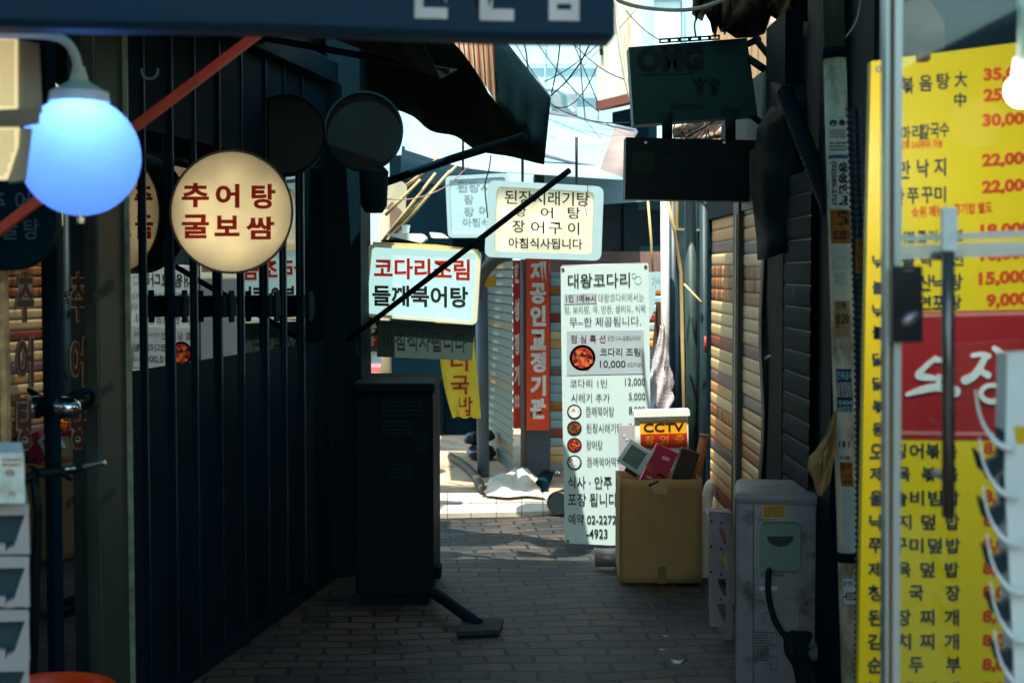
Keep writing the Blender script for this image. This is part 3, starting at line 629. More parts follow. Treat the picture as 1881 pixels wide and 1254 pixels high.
# banner C : menu
t = thing('menu_banner', 'tall white menu banner with rows of black dishes and prices', 'banner', at(1112, 1000, 7.5)); pl = Pl(1112, 740, 7.5)
bm = bmesh.new(); out = [(1030, 490), (1110, 486), (1191, 484), (1193, 600), (1195, 800), (1198, 1000), (1120, 1001), (1038, 997), (1034, 800), (1031, 620)]
slab(bm, pl, out, .006); obj('cloth', bm, mat('white_banner_cloth', '#c0dde2', .6, var=.05, scale=2, dirt='#b5c4b8', dirt_amt=.05), t)
bm = bmesh.new(); slab(bm, pl, [(1041, 608), (1182, 606), (1184, 686), (1041, 689)], .001, off=.002); slab(bm, pl, [(1036, 540), (1096, 538), (1096, 557), (1036, 559)], .001, off=.002); obj('grey_field', bm, mat('banner_grey_field', '#a3b8c4', .6, var=.08), t)
s = -.012
letters(pl, [('대왕코다리', (1043, 503, 1157, 529), dict(slope=-.02)), ('식사 · 안주', (1043, 874, 1124, 897)), ('포장 됩니다', (1043, 905, 1134, 929)), ('예약 02-2272', (1044, 943, 1132, 963)), ('-4923', (1077, 971, 1116, 988)),
    ('무~한 제공됩니다.', (1046, 583, 1177, 600), dict(slope=-.02, bold=.0)), ('코다리 조림', (1102, 639, 1176, 654)), ('10,000', (1102, 662, 1149, 677)), ('코다리 1인', (1047, 696, 1115, 711), dict(bold=0)), ('12,000', (1148, 694, 1185, 709), dict(bold=0)),
    ('시레기 추가', (1049, 722, 1120, 738), dict(bold=0)), ('5,000', (1155, 721, 1185, 736), dict(bold=0)), ('들깨북어탕', (1076, 746, 1128, 764), dict(bold=0)), ('8,000', (1155, 746, 1185, 762), dict(bold=0)), ('된장시래기탕', (1077, 777, 1143, 794), dict(bold=0)),
    ('8,000', (1155, 777, 1185, 793), dict(bold=0)), ('장어탕', (1077, 808, 1107, 825), dict(bold=0)), ('들깨북어떡국', (1078, 839, 1143, 856), dict(bold=0))], mat('banner_ink', '#1d2022', .6), t, bold=.01)
letters(pl, [('대왕코다리에서는', (1099, 539, 1183, 554), dict(slope=-.02)), ('밥, 보리밥, 국, 반찬, 샐러드, 식혜', (1037, 561, 1185, 576), dict(slope=-.015))], mat('banner_pale_ink', '#62767c', .6), t, bold=0, name='pale_lettering')
letters(pl, [('1인 1메뉴시', (1040, 541, 1094, 555), dict(bold=.02)), ('점 심 특 선', (1048, 615, 1112, 630)), ('오전11시~오후3시까지', (1116, 616, 1176, 626), dict(bold=0)), ('(2인이상)', (1152, 665, 1179, 675), dict(bold=0))], mat('banner_red_brown_ink', '#5a2a30', .6), t, name='red_brown_lettering')
def dish(pl, par, cx, cy, r, rim, food, seed, chunks):
    rn = random.Random(seed); bm = bmesh.new(); slab(bm, pl, circ(cx, cy, r, 28), .001, off=.002); slab(bm, pl, circ(cx, cy, r * .8, 24), .001, off=.004, mi=1)
    for k in range(chunks):
        a, q = rn.uniform(0, 6.28), r * .68 * math.sqrt(rn.random()); rr = r * rn.uniform(.1, .24)
        pts = [(cx + q * math.cos(a) + rr * rn.uniform(.6, 1.2) * math.cos(u), cy + q * math.sin(a) + rr * rn.uniform(.5, 1.1) * math.sin(u)) for u in [k2 * math.pi / 3.5 for k2 in range(7)]]
        slab(bm, pl, pts, .0005, off=.0045 + .0002 * k, mi=2 + k % 2)
    obj('dish_picture', bm, [rim] + food, par)
FR = [mat('stew_red', '#a8321c', .5), mat('stew_orange', '#d86a34', .5), mat('stew_dark', '#3a1612', .5)]
FW = [mat('soup_white', '#d8e6ee', .5), mat('soup_garnish', '#c89a84', .5), mat('soup_pale', '#e4dcd4', .5)]
FB = [mat('soup_brown', '#5a2a18', .5), mat('soup_green', '#6a5a1e', .5), mat('soup_orange', '#a04a20', .5)]
dish(pl, t, 1070, 657, 24, WHITE, FR, 1, 26)
for y, fd, n, sd in ((756, FW, 3, 2), (786, FB, 12, 3), (817, FR, 16, 4), (849, FW, 3, 5)): dish(pl, t, 1055, y, 13.5, INK, fd, sd, n)
bm = bmesh.new()
for a, b in (((1164, 506), 5), ((1172, 514), 8)): ring(bm, pl, circ(a[0], a[1], b * .8, 16, b), circ(a[0], a[1], b * .8 - 1, 16, b - 1), .0005, off=.002)
obj('fish_outline', bm, mat('banner_line_art', '#9fc0c6', .6), t)
bm = bmesh.new()
for x, y in ((1034, 495), (1186, 490), (1043, 993)): ring(bm, pl, circ(x, y, 3, 14), circ(x, y, 1.4, 14), .002, off=.003)
obj('eyelet', bm, RUST, t)
bm = bmesh.new(); p0, p1 = at(1036, 995, 7.53), at(1192, 995, 7.53)
tube(bm, [Vector((at(1114, 0, 7.53).x, 7.53, .05)), Vector((at(1114, 0, 7.53).x, 7.53, zz(488, 7.53)))], .012); tube(bm, [pl.hit(1032, 490, -.015), pl.hit(1190, 485, -.015)], .008); tube(bm, [pl.hit(1040, 996, -.015), pl.hit(1196, 999, -.015)], .008); obj('stand', bm, STEEL, t)
t = thing('metal_weight', 'small silver drum lying under the menu banner', 'stand weight', atg(1112, 1038)); bm = bmesh.new()
o = atg(1112, 1040); r = .045; prof = [(.001, 0), (r, 0), (r + .004, .004), (r, .01), (r, .10), (r + .004, .106), (r, .112), (.001, .112)]
b2 = bmesh.new(); lathe(b2, prof, (0, 0, 0), 28); b2.transform(Matrix.Translation((o.x - .055, o.y, r)) @ Matrix.Rotation(R(90), 4, 'Y')); merge(bm, b2); obj('body', bm, STEEL, t, smooth=True)

# ------------------------------------------------------------------ BOX and contents
t = thing('carton', 'tall open brown cardboard box standing on the paving, full of scrap', 'box', atg(1215, 1075))
D = 6.59; x0, x1 = at(1141, 900, D).x, at(1288, 900, D).x; zt, zb = zz(880, D), zz(1076, D); dp = .30; th = .006
bm = bmesh.new(); rn = random.Random(2); cor = [(x0, D), (x1, D), (x1, D + dp), (x0, D + dp)]; per = []
for q in range(4):
    a, b = Vector(cor[q]), Vector(cor[(q + 1) % 4]); e = (b - a).normalized(); nn = Vector((e.y, -e.x))
    for k in range(10): per.append((a.lerp(b, k / 10), nn, k / 10))
per.append(per[0]); nz = [rn.uniform(-.003, .003) for _ in per]; nz[-1] = nz[0]
rows = []
for i in range(13):
    v = i / 12; row = []
    for j, (p, nn, u) in enumerate(per):
        o_ = .004 * math.sin(math.pi * u) * math.sin(math.pi * min(1, v * 1.05)) + .0018 * math.sin(u * 9 + v * 7 + j // 10) * math.sin(math.pi * u) + .0025 * (v > .95) * math.sin(j * 1.9) * math.sin(math.pi * u)
        row.append(Vector((p.x + nn.x * o_, p.y + nn.y * o_, zt * v + (nz[j] if i == 12 else 0))))
    rows.append(row)
sheet(bm, rows, -.004); bmesh.ops.remove_doubles(bm, verts=bm.verts, dist=.0003); box(bm, (x0 + th, D + th, 0.004), (x1 - th, D + dp - th, .01))
obj('wall', bm, CARD, t)
pl = Pl(1215, 980, D - .011); bm = bmesh.new(); slab(bm, pl, [(1192, 882), (1226, 884), (1226, 908), (1200, 905)], .0006, off=.0015); obj('tape', bm, mat('clear_brown_tape', '#c2a070', .25, var=.1), t)
bm = bmesh.new(); slab(bm, pl, [(1209, 1040), (1223, 1040), (1224, 1072), (1208, 1072)], .0006, off=.0015); obj('bottom_tape', bm, mat('dark_brown_tape', '#7a6238', .3), t)
bm = bmesh.new(); slab(bm, pl, [(1191, 889), (1209, 882), (1211, 885), (1193, 894)], .001, off=.002); obj('slot', bm, INK, t)
# contents
def tilted_box(bm, c, ux, uy, sx, sy, sz, bev=.003):
    ux = ux.normalized(); uy = (uy - ux * uy.dot(ux)).normalized(); uz = ux.cross(uy)
    return obox(bm, c, ux, uy, uz, (-sx / 2, -sy / 2, -sz / 2), (sx / 2, sy / 2, sz / 2), bev)
def vpx(a, b, d): return at(b[0], b[1], d) - at(a[0], a[1], d)
t = thing('desk_clock', 'white digital clock with grey screen leaning out of the cardboard box', 'clock', at(1165, 880, 6.62)); D2 = 6.64
cc = at(1166, 839, D2); ux = vpx((1136, 846), (1178, 873), D2); uy = vpx((1136, 846), (1163, 808), D2)
bm = bmesh.new(); tilted_box(bm, cc, ux, uy, ux.length, uy.length * 1.02, .03, .005); obj('case', bm, mat('white_clock_plastic', '#dcebee', .35, var=.06), t, smooth=True)
uxn, uyn = ux.normalized(), (uy - ux.normalized() * uy.dot(ux.normalized())).normalized(); nrm = uxn.cross(uyn); nrm = nrm if nrm.y < 0 else -nrm
bm = bmesh.new(); tilted_box(bm, cc + nrm * .0155 - uyn * .0 + uxn * -.004, ux, uy, ux.length * .66, uy.length * .74, .002, 0); obj('screen', bm, mat('lcd_grey', '#6f8a88', .2, var=.15, scale=30), t)
bm = bmesh.new(); tilted_box(bm, cc - nrm * .012 - uyn * uy.length * .55 + uxn * ux.length * .2, ux, uy, ux.length * .5, .03, .02); obj('foot', bm, INK, t)
t = thing('gift_box', 'magenta printed carton tilted inside the cardboard box', 'box', at(1200, 880, 6.66)); D3 = 6.68
a, b, c_ = (1172, 876), (1207, 808), (1246, 826)
ux = vpx(b, c_, D3); uy = vpx(a, b, D3); cc = at((a[0] + c_[0]) / 2, (a[1] + c_[1]) / 2 + 8, D3)
bm = bmesh.new(); tilted_box(bm, cc - uy.normalized() * .03, ux, uy, ux.length, uy.length + .07, .05); obj('body', bm, mat('magenta_card', '#b81c50', .45, var=.1), t)
uxn = ux.normalized(); uyn = (uy - uxn * uy.dot(uxn)).normalized(); nrm = Vector((0, -1, 0)); o3 = cc - uy.normalized() * .03
pl3 = Pl(1205, 845, D3 - .0275); bm = bmesh.new(); slab(bm, pl3, quadr([(1217, 836), (1231, 841), (1228, 847), (1215, 842)], 2), .0005, off=.0015); slab(bm, pl3, quadr([(1188, 872), (1199, 877), (1197, 880), (1186, 876)], 1.5), .0005, off=.0015); obj('pale_mark', bm, mat('pale_pink_print', '#e8b8a8', .5), t)
bm = bmesh.new(); slab(bm, pl3, quadr([(1208, 867), (1222, 873), (1220, 879), (1206, 872)], 2), .0005, off=.0015); obj('black_mark', bm, INK, t)
letters(pl3, [('온', (1186, 846, 1199, 856), dict(slope=.4)), ('백', (1188, 858, 1196, 865), dict(slope=.4))], mat('gold_print', '#d8742a', .5), t, bold=.04)
t = thing('dark_box', 'dark brown box wedged between magenta carton and cardboard tube', 'box', at(1255, 880, 6.7)); D3 = 6.72
a, b, c_ = (1232, 880), (1250, 818), (1279, 828); ux = vpx(b, c_, D3); uy = vpx(a, b, D3); cc = at((a[0] + c_[0]) / 2, (a[1] + c_[1]) / 2 + 6, D3)
bm = bmesh.new(); tilted_box(bm, cc - uy.normalized() * .03, ux, uy, ux.length + .012, uy.length + .08, .06, .008); obj('body', bm, mat('dark_brown_box', '#3a2c1e', .6, var=.3), t)
t = thing('cardboard_tube', 'tall brown cardboard tube leaning at the back of the box', 'tube', at(1275, 880, 6.8)); bm = bmesh.new()
tube(bm, [at(1272, 910, 6.78), at(1294, 800, 6.8)], 8.5 * 6.8 / F, 14); obj('body', bm, mat('tube_cardboard', '#a8683a', .75, var=.25, scale=9, dirt='#5a3a20', dirt_amt=.2), t)
bm = bmesh.new(); tube(bm, [at(1293.6, 802, 6.8), at(1294.6, 797, 6.8)], 9.2 * 6.8 / F, 14); obj('rim', bm, CARD, t)
t = thing('foam_roll', 'white foam roll standing between the cardboard box and the shutter', 'foam roll', at(1300, 990, 6.85)); bm = bmesh.new()
tube(bm, curve([at(1292, 1075, 6.8), at(1293, 1000, 6.85), at(1297, 930, 6.9), at(1306, 880, 6.92)]), [.028] * 22 + [.026, .021, .008], 16); obj('body', bm, mat('white_foam', '#dfe6e0', .6, var=.12), t, smooth='all')
# CCTV board
t = thing('warning_board', 'white board with yellow and red camera warning behind the cardboard box', 'sign', at(1215, 1000, 6.98)); pl = Pl(1215, 790, 6.98)
bm = bmesh.new(); slab(bm, pl, quadr([(1166, 760), (1264, 757), (1267, 1040), (1168, 1040)], 3), .04); obj('board', bm, WHITEP, t)
bm = bmesh.new(); slab(bm, pl, quadr([(1163, 754), (1266, 751), (1267, 763), (1164, 766)], 2), .07, off=.015); obj('cap', bm, WHITEP, t)
bm = bmesh.new(); slab(bm, pl, [(1175, 774), (1261, 770), (1262, 795), (1176, 797)], .001, off=.003); obj('yellow_field', bm, mat('warning_yellow', '#f0b010', .5), t)
bm = bmesh.new(); slab(bm, pl, [(1176, 797), (1262, 795), (1263, 822), (1177, 824)], .001, off=.003); obj('red_field', bm, mat('warning_red', '#b82c10', .5), t)
letters(pl, [('CCTV', (1182, 777, 1256, 793), dict(slope=-.02, bold=.02))], INK, t, off=.005)
letters(pl, [('촬', (1185, 800, 1202, 817)), ('영', (1212, 799, 1228, 816)), ('중', (1240, 798, 1257, 815))], mat('warning_orange_ink', '#f08a20', .5), t, off=.005, bold=.02, name='orange_lettering')
t = thing('plastic_board', 'grey plastic sheet with white spots behind the clock', 'panel', at(1150, 880, 7.1)); pl = Pl(1150, 830, 7.1); bm = bmesh.new(); slab(bm, pl, [(1136, 782), (1168, 780), (1168, 1050), (1140, 1050)], .01); obj('sheet', bm, mat('grey_pink_sheet', '#a8a4ac', .5, var=.1), t)
bm = bmesh.new(); slab(bm, pl, circ(1147, 800, 3, 12), .001, off=.002); slab(bm, pl, circ(1151, 806, 3, 12), .001, off=.002); obj('spots', bm, WHITE, t)

# bracket with triangular holes
t = thing('steel_bracket', 'galvanised steel wall bracket with triangular holes beside the box', 'bracket', at(1322, 1176, 5.62)); pl = Pl(1322, 1050, 5.62)
bm = bmesh.new(); xL, xR = 1302, 1346
tri = [[(1319, 968), (1336, 969), (1336, 1000), (1331, 1001)], [(1318, 1016), (1336, 1016), (1336, 1047), (1331, 1048)], [(1317, 1063), (1335, 1062), (1335, 1094), (1330, 1095)], [(1316, 1109), (1334, 1109), (1334, 1141), (1329, 1142)]]
ys = [950, 1008, 1055, 1102, 1150]
for k, q in enumerate(tri):
    ya, yb = ys[k], ys[k + 1]
    ring(bm, pl, [(xL, ya), (xR, ya), (xR, yb), (xL + (0 if k < 3 else 2), yb)], q, .004)
slab(bm, pl, [(xL, 938), (xR, 942), (xR, 950), (xL, 950)], .004); slab(bm, pl, [(1330, 1150), (1345, 1150), (1344, 1178), (1332, 1178)], .004)
bmesh.ops.remove_doubles(bm, verts=bm.verts, dist=.0002); obj('plate', bm, STEEL, t)
bm = bmesh.new(); a = pl.hit(xL, 945); b = pl.hit(xR, 1178); box(bm, (b.x - .004, a.y + .005, 0), (b.x, a.y + .16, a.z)); box(bm, (a.x, a.y + .005, a.z - .004), (b.x - .005, a.y + .16, a.z)); obj('flange', bm, STEEL, t)
bm = bmesh.new()
for x, y in ((1307, 957), (1325, 960), (1306, 1003), (1325, 1007), (1306, 1050), (1324, 1054), (1324, 1100)): slab(bm, pl, circ(x, y, 2.4, 10), .001, off=.0015)
obj('bolt_hole', bm, INK, t)

# ------------------------------------------------------------------ AC unit
t = thing('condenser_unit', 'grey outdoor air conditioner unit with service cover and black cable', 'air conditioner', at(1425, 1290, 4.75)); D = 4.75; pl = Pl(1425, 1050, D, yaw=-10)
ACM = mat('condenser_paint', '#8e868a', .5, var=.22, scale=2.5, dirt='#4d474a', dirt_amt=.35, dirt_scale=9, bump=.06, metal=.1)
zt = pl.hit(1425, 917).z; a0 = pl.hit(1352, 1000); a0.z = 0; acw = (pl.hit(1500, 1000) - pl.hit(1352, 1000)).length
Z3 = Vector((0, 0, 1)); acd = -pl.n
bm = bmesh.new(); obox(bm, a0, pl.u, acd, Z3, (0, 0, .05), (acw, .3, zt), .012); obj('casing', bm, ACM, t, smooth=True)
bm = bmesh.new(); obox(bm, a0, pl.u, acd, Z3, (-.01, -.012, zt - .022), (acw + .01, .31, zt + .026), .022); obj('lid', bm, ACM, t, smooth=True)
bm = bmesh.new(); slab(bm, pl, [(1383, 918), (1384.6, 918), (1384.6, 1290), (1383, 1290)], .001, off=.001); obj('seam', bm, INK, t)
COV = mat('service_cover', '#6f8478', .45, var=.14, scale=3)
bm = bmesh.new(); slab(bm, pl, quadr([(1397, 958), (1470, 958), (1469, 1047), (1396, 1041)], 14), .03, off=.028); obj('service_cover', bm, COV, t, smooth=True); cov = bm
bm = bmesh.new(); slab(bm, pl, [(1409, 981), (1457, 981), (1456, 990), (1446, 998), (1433, 1001), (1420, 998), (1410, 990)], .002, off=.0305); obj('grip_recess_shade', bm, mat('recess_shade', '#22302e', .6), t)  # dark plate, the shade of the grip hollow put into its colour
bm = bmesh.new(); slab(bm, pl, [(1409, 976), (1421, 970), (1433, 968.5), (1446, 970), (1457, 976), (1457, 981), (1409, 981)], .002, off=.034); obj('grip_lip', bm, COV, t)
bm = bmesh.new(); ring(bm, pl, [(1408, 1029), (1426, 1029), (1426, 1040), (1408, 1040)], [(1410, 1031), (1424, 1031), (1424, 1040), (1410, 1040)], .002, off=.031); ring(bm, pl, [(1437, 1029), (1455, 1029), (1455, 1041), (1437, 1041)], [(1439, 1031), (1453, 1031), (1453, 1041), (1439, 1041)], .002, off=.031); obj('cable_gate', bm, COV, t)
bm = bmesh.new(); slab(bm, pl, quadr([(1401, 928), (1443, 926), (1443, 951), (1400, 952)], 2), .0006, off=.0015); o = obj('yellow_sticker', bm, mat('sticker_yellow', '#d8a018', .5, var=.1), t)
bm = bmesh.new(); greek(bm, pl, 1403, 929, 1441, 949, 5, 11, off=.003); obj('print', bm, INK, o)
bm = bmesh.new(); slab(bm, pl, [(1396, 1045), (1442, 1047), (1442, 1062), (1414, 1062), (1414, 1072), (1396, 1072)], .0006, off=.0015); o = obj('grey_sticker', bm, mat('sticker_grey', '#7f9298', .5), t)
bm = bmesh.new(); greek(bm, pl, 1398, 1048, 1440, 1060, 4, 12, off=.003); obj('print', bm, INK, o)
bm = bmesh.new(); slab(bm, pl, [(1395, 1076), (1428, 1076), (1428, 1083), (1395, 1083)], .0006, off=.0015); obj('pink_sticker', bm, mat('sticker_pink', '#d8b0a8', .5), t)
bm = bmesh.new(); slab(bm, pl, quadr([(1441, 1096), (1468, 1096), (1468, 1160), (1441, 1160)], 5), .012, off=.012); obj('small_cover', bm, ACM, t, smooth=True)
bm = bmesh.new(); greek(bm, pl, 1386, 1158, 1412, 1214, 11, 13, off=.002); ring(bm, pl, [(1416, 1160), (1427, 1160), (1427, 1184), (1416, 1184)], [(1417, 1161), (1426, 1161), (1426, 1183), (1417, 1183)], .0005, off=.002); ring(bm, pl, [(1416, 1204), (1427, 1204), (1427, 1229), (1416, 1229)], [(1417, 1205), (1426, 1205), (1426, 1228), (1417, 1228)], .0005, off=.002); obj('printed_notice', bm, mat('notice_ink', '#3a3538', .6), t)
bm = bmesh.new(); tube(bm, curve([pl.hit(1413, 1040, .02), pl.hit(1411, 1060, .035), pl.hit(1412, 1090, .04), pl.hit(1422, 1130, .045), pl.hit(1438, 1155, .06), pl.hit(1456, 1170, .07)]), .0095, 12); obj('cable', bm, WIREM, t)
bm = bmesh.new()
for k in range(5): tube(bm, curve([pl.hit(1448 + 9 * k, 1158, .03), pl.hit(1446 + 7 * k, 1185, .07 + .02 * (k % 2)), pl.hit(1462 + 6 * k, 1215, .06), pl.hit(1470 + 7 * k, 1270, .05), pl.hit(1470 + 6 * k, 1330, .03)]), .012 + .003 * (k % 3), 10)
obj('pipe_bundle', bm, mat('wrapped_pipe', '#0f171a', .8, var=.4, bump=.5), t)
bm = bmesh.new(); hp = curve([pl.hit(1476, 1200, .03), pl.hit(1497, 1196, .02), pl.hit(1518, 1170, 0), pl.hit(1528, 1130, -.05), pl.hit(1530, 1080, -.12)], 8); tube(bm, hp, [.022 + .0025 * math.sin(i * 2.2) for i in range(len(hp))], 12); obj('insulated_pipe', bm, mat('pale_pipe_wrap', '#66737a', .7, var=.3, bump=.4, scale=12), t)
bm = bmesh.new()
for xx in (.03, acw - .08): obox(bm, a0, pl.u, acd, Z3, (xx, .02, -.012), (xx + .05, .28, .05))
obj('foot', bm, BLACK, t)

# ------------------------------------------------------------------ RIGHT SIDE
def rwall(px, X):                   # depth where a pixel column meets the wall X
    return X * F / (px - CX)
RX = 1.0
# building mass on the right
t = thing('shop_building', 'dark building carrying the striped shutters on the right side of the alley', 'building', (1.6, 6, 0)); bm = bmesh.new()
box(bm, (RX + .06, 5.15, -.012), (3.4, 7.25, 2.3)); box(bm, (RX + .06, 4.2, -.012), (3.4, 5.15, 4.2)); box(bm, (1.04, 7.25, -.012), (3.4, 8.0, 1.7)); box(bm, (1.75, 5.15, 2.3), (3.4, 8.2, 2.9))
obj('wall', bm, mat('right_wall_paint', '#08242e', .8, var=.4, bump=.2), t)
SL = {'cream': mat('slat_cream', '#f8d296', .45, var=.12, scale=4, stretch=(1, 1, 6), spec=.4), 'beige': mat('slat_beige', '#ecac68', .45, var=.15, scale=4, stretch=(1, 1, 6)), 'purple': mat('slat_mauve', '#8a6c68', .45, var=.15, scale=4, stretch=(1, 1, 6)),
      'red': mat('slat_red', '#a0483a', .45, var=.15, scale=4), 'rust': mat('slat_rusty', '#eeaa60', .55, var=.2, scale=6, dirt='#8a3c12', dirt_amt=.75, dirt_scale=7, stretch=(1, 1.5, .35)), 'orange': mat('slat_orange', '#c87428', .5, var=.2, scale=6), 'gap': INK}
def shutter(o, u, length, z0, z1, nrm, seq, h, parent, name='slats', amp=.0035):
    """rolled shutter: convex slats, each row one colour"""
    bm = bmesh.new(); keys = list(SL); mats = [SL[k] for k in keys]; z = z0; i = 0
    while z < z1:
        k = keys.index(seq[i % len(seq)]); prof = [(0, 0), (.045, 0), (.07, amp * .8), (.3, amp), (.7, amp), (.96, amp * .8), (1, 0)]
        pr = [(o + nrm * b + Vector((0, 0, z + a * h)), o + u * length + nrm * b + Vector((0, 0, z + a * h))) for a, b in prof]
        V = [(bm.verts.new(a), bm.verts.new(b)) for a, b in pr]
        for q in range(len(V) - 1):
            f = bm.faces.new((V[q][0], V[q][1], V[q + 1][1], V[q + 1][0])); f.material_index = keys.index('gap') if q == 0 else k; f.smooth = q > 1
            f.normal_update()
            if f.normal.dot(nrm) < 0: f.normal_flip()
        z += h; i += 1
    return obj(name, bm, mats, parent)
TOP2 = ['beige', 'beige', 'purple', 'cream', 'rust', 'rust', 'orange', 'cream', 'cream', 'cream', 'red', 'cream', 'cream', 'cream', 'purple', 'beige', 'cream', 'beige', 'orange', 'cream', 'beige', 'cream', 'purple', 'cream', 'cream', 'red', 'cream', 'cream', 'beige', 'cream', 'purple']
TOP1 = ['beige', 'beige', 'purple', 'cream', 'rust', 'rust', 'rust', 'cream', 'cream', 'cream', 'red', 'cream', 'cream', 'purple', 'beige', 'cream', 'rust', 'beige', 'beige', 'purple', 'cream', 'cream', 'beige', 'red', 'cream', 'cream', 'purple', 'cream', 'cream', 'cream']
SEQ, SEQ0 = TOP2[::-1], TOP1[::-1]
dn, df = rwall(1358, RX), rwall(1308, RX)
t = thing('roller_shutter', 'farther striped cream and brown roller shutter on the right wall', 'shutter', (RX, (dn + df) / 2, 0)); shutter(Vector((RX, dn, 0)), Vector((0, 1, 0)), df - dn, .0, 1.7, Vector((-1, 0, 0)), SEQ0, .057, t)
bm = bmesh.new(); box(bm, (RX - .02, df, -.012), (RX + .05, df + .05, 1.9), 0, .004); box(bm, (RX - .02, dn, 1.71), (RX + .05, df, 1.95), 0, .004); obj('guide', bm, GATE, t)
bm = bmesh.new(); a = at(1308, 620, df + .01); tube(bm, [Vector((RX - .03, df + .02, zz(618, df))), Vector((RX - .03, df + .02, zz(648, df)))], .006); obj('red_clip', bm, mat('red_clip', '#c03a34', .4), t)
t = thing('roller_shutter', 'nearer roller shutter with orange rust stains on the right wall', 'shutter', (RX, 5.85, 0)); d2, d1 = rwall(1368, RX), rwall(1406, RX)
shutter(Vector((RX - .005, d1, 0)), Vector((0, 1, 0)), d2 - d1, .0, 1.7, Vector((-1, 0, 0)), SEQ, .0545, t)
bm = bmesh.new(); box(bm, (RX - .03, d2, -.012), (RX + .05, dn, 1.9), 0, .004); box(bm, (RX - .02, d1, 1.71), (RX + .05, d2, 1.95), 0, .004); obj('guide', bm, mat('guide_brown', '#4a4a4c', .5, var=.4, scale=8, stretch=(1, 1, .2)), t)
bm = bmesh.new(); box(bm, (RX - .035, d2 + .03, -.0), (RX - .028, d2 + .055, 1.7)); obj('guide_edge', bm, mat('worn_cream_edge', '#cdb892', .5, var=.3, scale=10), t)
bm = bmesh.new(); a = at(1397, 662, d1 + .03); tube(bm, [a, at(1424, 650, d1 - .2)], .007, 8); obj('pull_bar', bm, WHITEP, t)
# wavy tarp strip and dark pillar
t = thing('pillar', 'black pillar between the rusty shutter and the dark shutter', 'pillar', (RX, 5.4, 0)); bm = bmesh.new()
box(bm, (RX - .006, 5.22, -.012), (RX + .06, d1, 2.4), 0, .002); obj('shaft', bm, BLACK, t)
bm = bmesh.new(); rows = [[Vector((RX - .014 - .005 * math.sin(k * 1.1), d1 + .02 - .09 * s + .03 * math.sin(k * .9), .3 + k * .12)) for s in (0, .5, 1)] for k in range(15)]; sheet(bm, rows, .003); obj('tarp_strip', bm, WIREM, t)
t = thing('roller_shutter', 'unpainted dark blue roller shutter behind the air conditioner', 'shutter', (RX + .02, 5, 0)); SLD = mat('slat_dark_blue', '#0a2a38', .7, var=.4, scale=5, dirt='#2f4f5a', dirt_amt=.1, dirt_scale=9, spec=.06)
d4 = rwall(1490, RX); SL['dark'] = SLD; shutter(Vector((RX, d4, 0)), Vector((0, 1, 0)), 5.22 - d4, 0, 1.72, Vector((-1, 0, 0)), ['dark'], .078, t, amp=.004)
bm = bmesh.new(); box(bm, (RX + .02, d4 - .22, -.012), (RX + .058, d4, 2.6)); obj('guide', bm, BLACK, t)

# sticker pole
D = 4.2
t = thing('utility_pole', 'cream painted pole plastered with stickers beside the yellow menu', 'pole', at(1560, 1254, D))
pc = lambda y, dx=0, d=D: at(1533.5 + (y - 110) * .0286 + dx, y, d)
pr_ = 20.5 / F * D
POLE = mat('pole_paint', '#fae8c8', .6, var=.15, scale=5, dirt='#8a5a34', dirt_amt=.45, dirt_scale=5, bump=.3, stretch=(1, 1, .5))
b0 = Vector((pc(1395).x, D, -.012)); bm = bmesh.new(); tube(bm, [b0, pc(900), pc(500), pc(100)], pr_, 28); obj('shaft', bm, POLE, t)
for ya, yb, q_ in ((108, 90, 1.12), (1012, 1030, 1.06)): bm = bmesh.new(); tube(bm, [pc(ya), pc(yb)], pr_ * q_, 24); obj('band', bm, BLACK, t)
bm = bmesh.new(); tube(bm, [pc(92), pc(-400)], pr_ * .98, 24); obj('upper_shaft', bm, mat('dark_green_pole', '#3a4f48', .5, var=.3), t)
class CylPl:
    """wraps photo pixels onto the pole's front"""
    def __init__(s, k=1.012): s.k = k; s.n = Vector((0, -1, 0))
    def hit(s, px, py, off=0.0):
        c = pc(py); x = max(-.96, min(.96, (px - (1533.5 + (py - 110) * .0286)) / 20.5)); r = pr_ * s.k + off
        return c + Vector((x * r, -math.sqrt(1 - x * x) * r, 0))
cy = CylPl()
def wrap(name, x0, y0, x1, y1, m, par, lean=.03):
    bm = bmesh.new(); n = 10; k = 8
    V = [[bm.verts.new(cy.hit(x0 + (x1 - x0) * i / n + lean * (y0 + (y1 - y0) * j / k - y0), y0 + (y1 - y0) * j / k)) for i in range(n + 1)] for j in range(k + 1)]
    for j in range(k):
        for i in range(n): bm.faces.new((V[j][i], V[j + 1][i], V[j + 1][i + 1], V[j][i + 1])).smooth = True
    return obj(name, bm, m, par)
STW, STO, STN = mat('sticker_white', '#ece4da', .6, var=.12, scale=8, dirt='#a08c74', dirt_amt=.2), mat('sticker_orange', '#b86a18', .6, var=.3, scale=9), mat('sticker_navy', '#1c2c48', .6, var=.2)
def subdiv_text(items, par, m, name='print', bold=.02, off=.0012):
    bm = bmesh.new()
    for it in items: text(bm, cy, it[0], it[1], off=off, **{**dict(bold=bold), **(it[2] if len(it) > 2 else {})})
    return obj(name, bm, m, par)
o = wrap('top_sticker', 1517, 216, 1552, 284, STW, t); bm = bmesh.new()
for x in (1527, 1542): slab(bm, cy, circ(x, 228, 6, 12), .0003, off=.001)
greek(bm, cy, 1522, 240, 1548, 256, 4, 1, off=.001); greek(bm, cy, 1522, 262, 1550, 280, 3, 2, off=.001); obj('print', bm, STN, o)
wrap('blue_band', 1520, 286, 1554, 293, mat('sticker_blue', '#3f6a8a', .6), t)
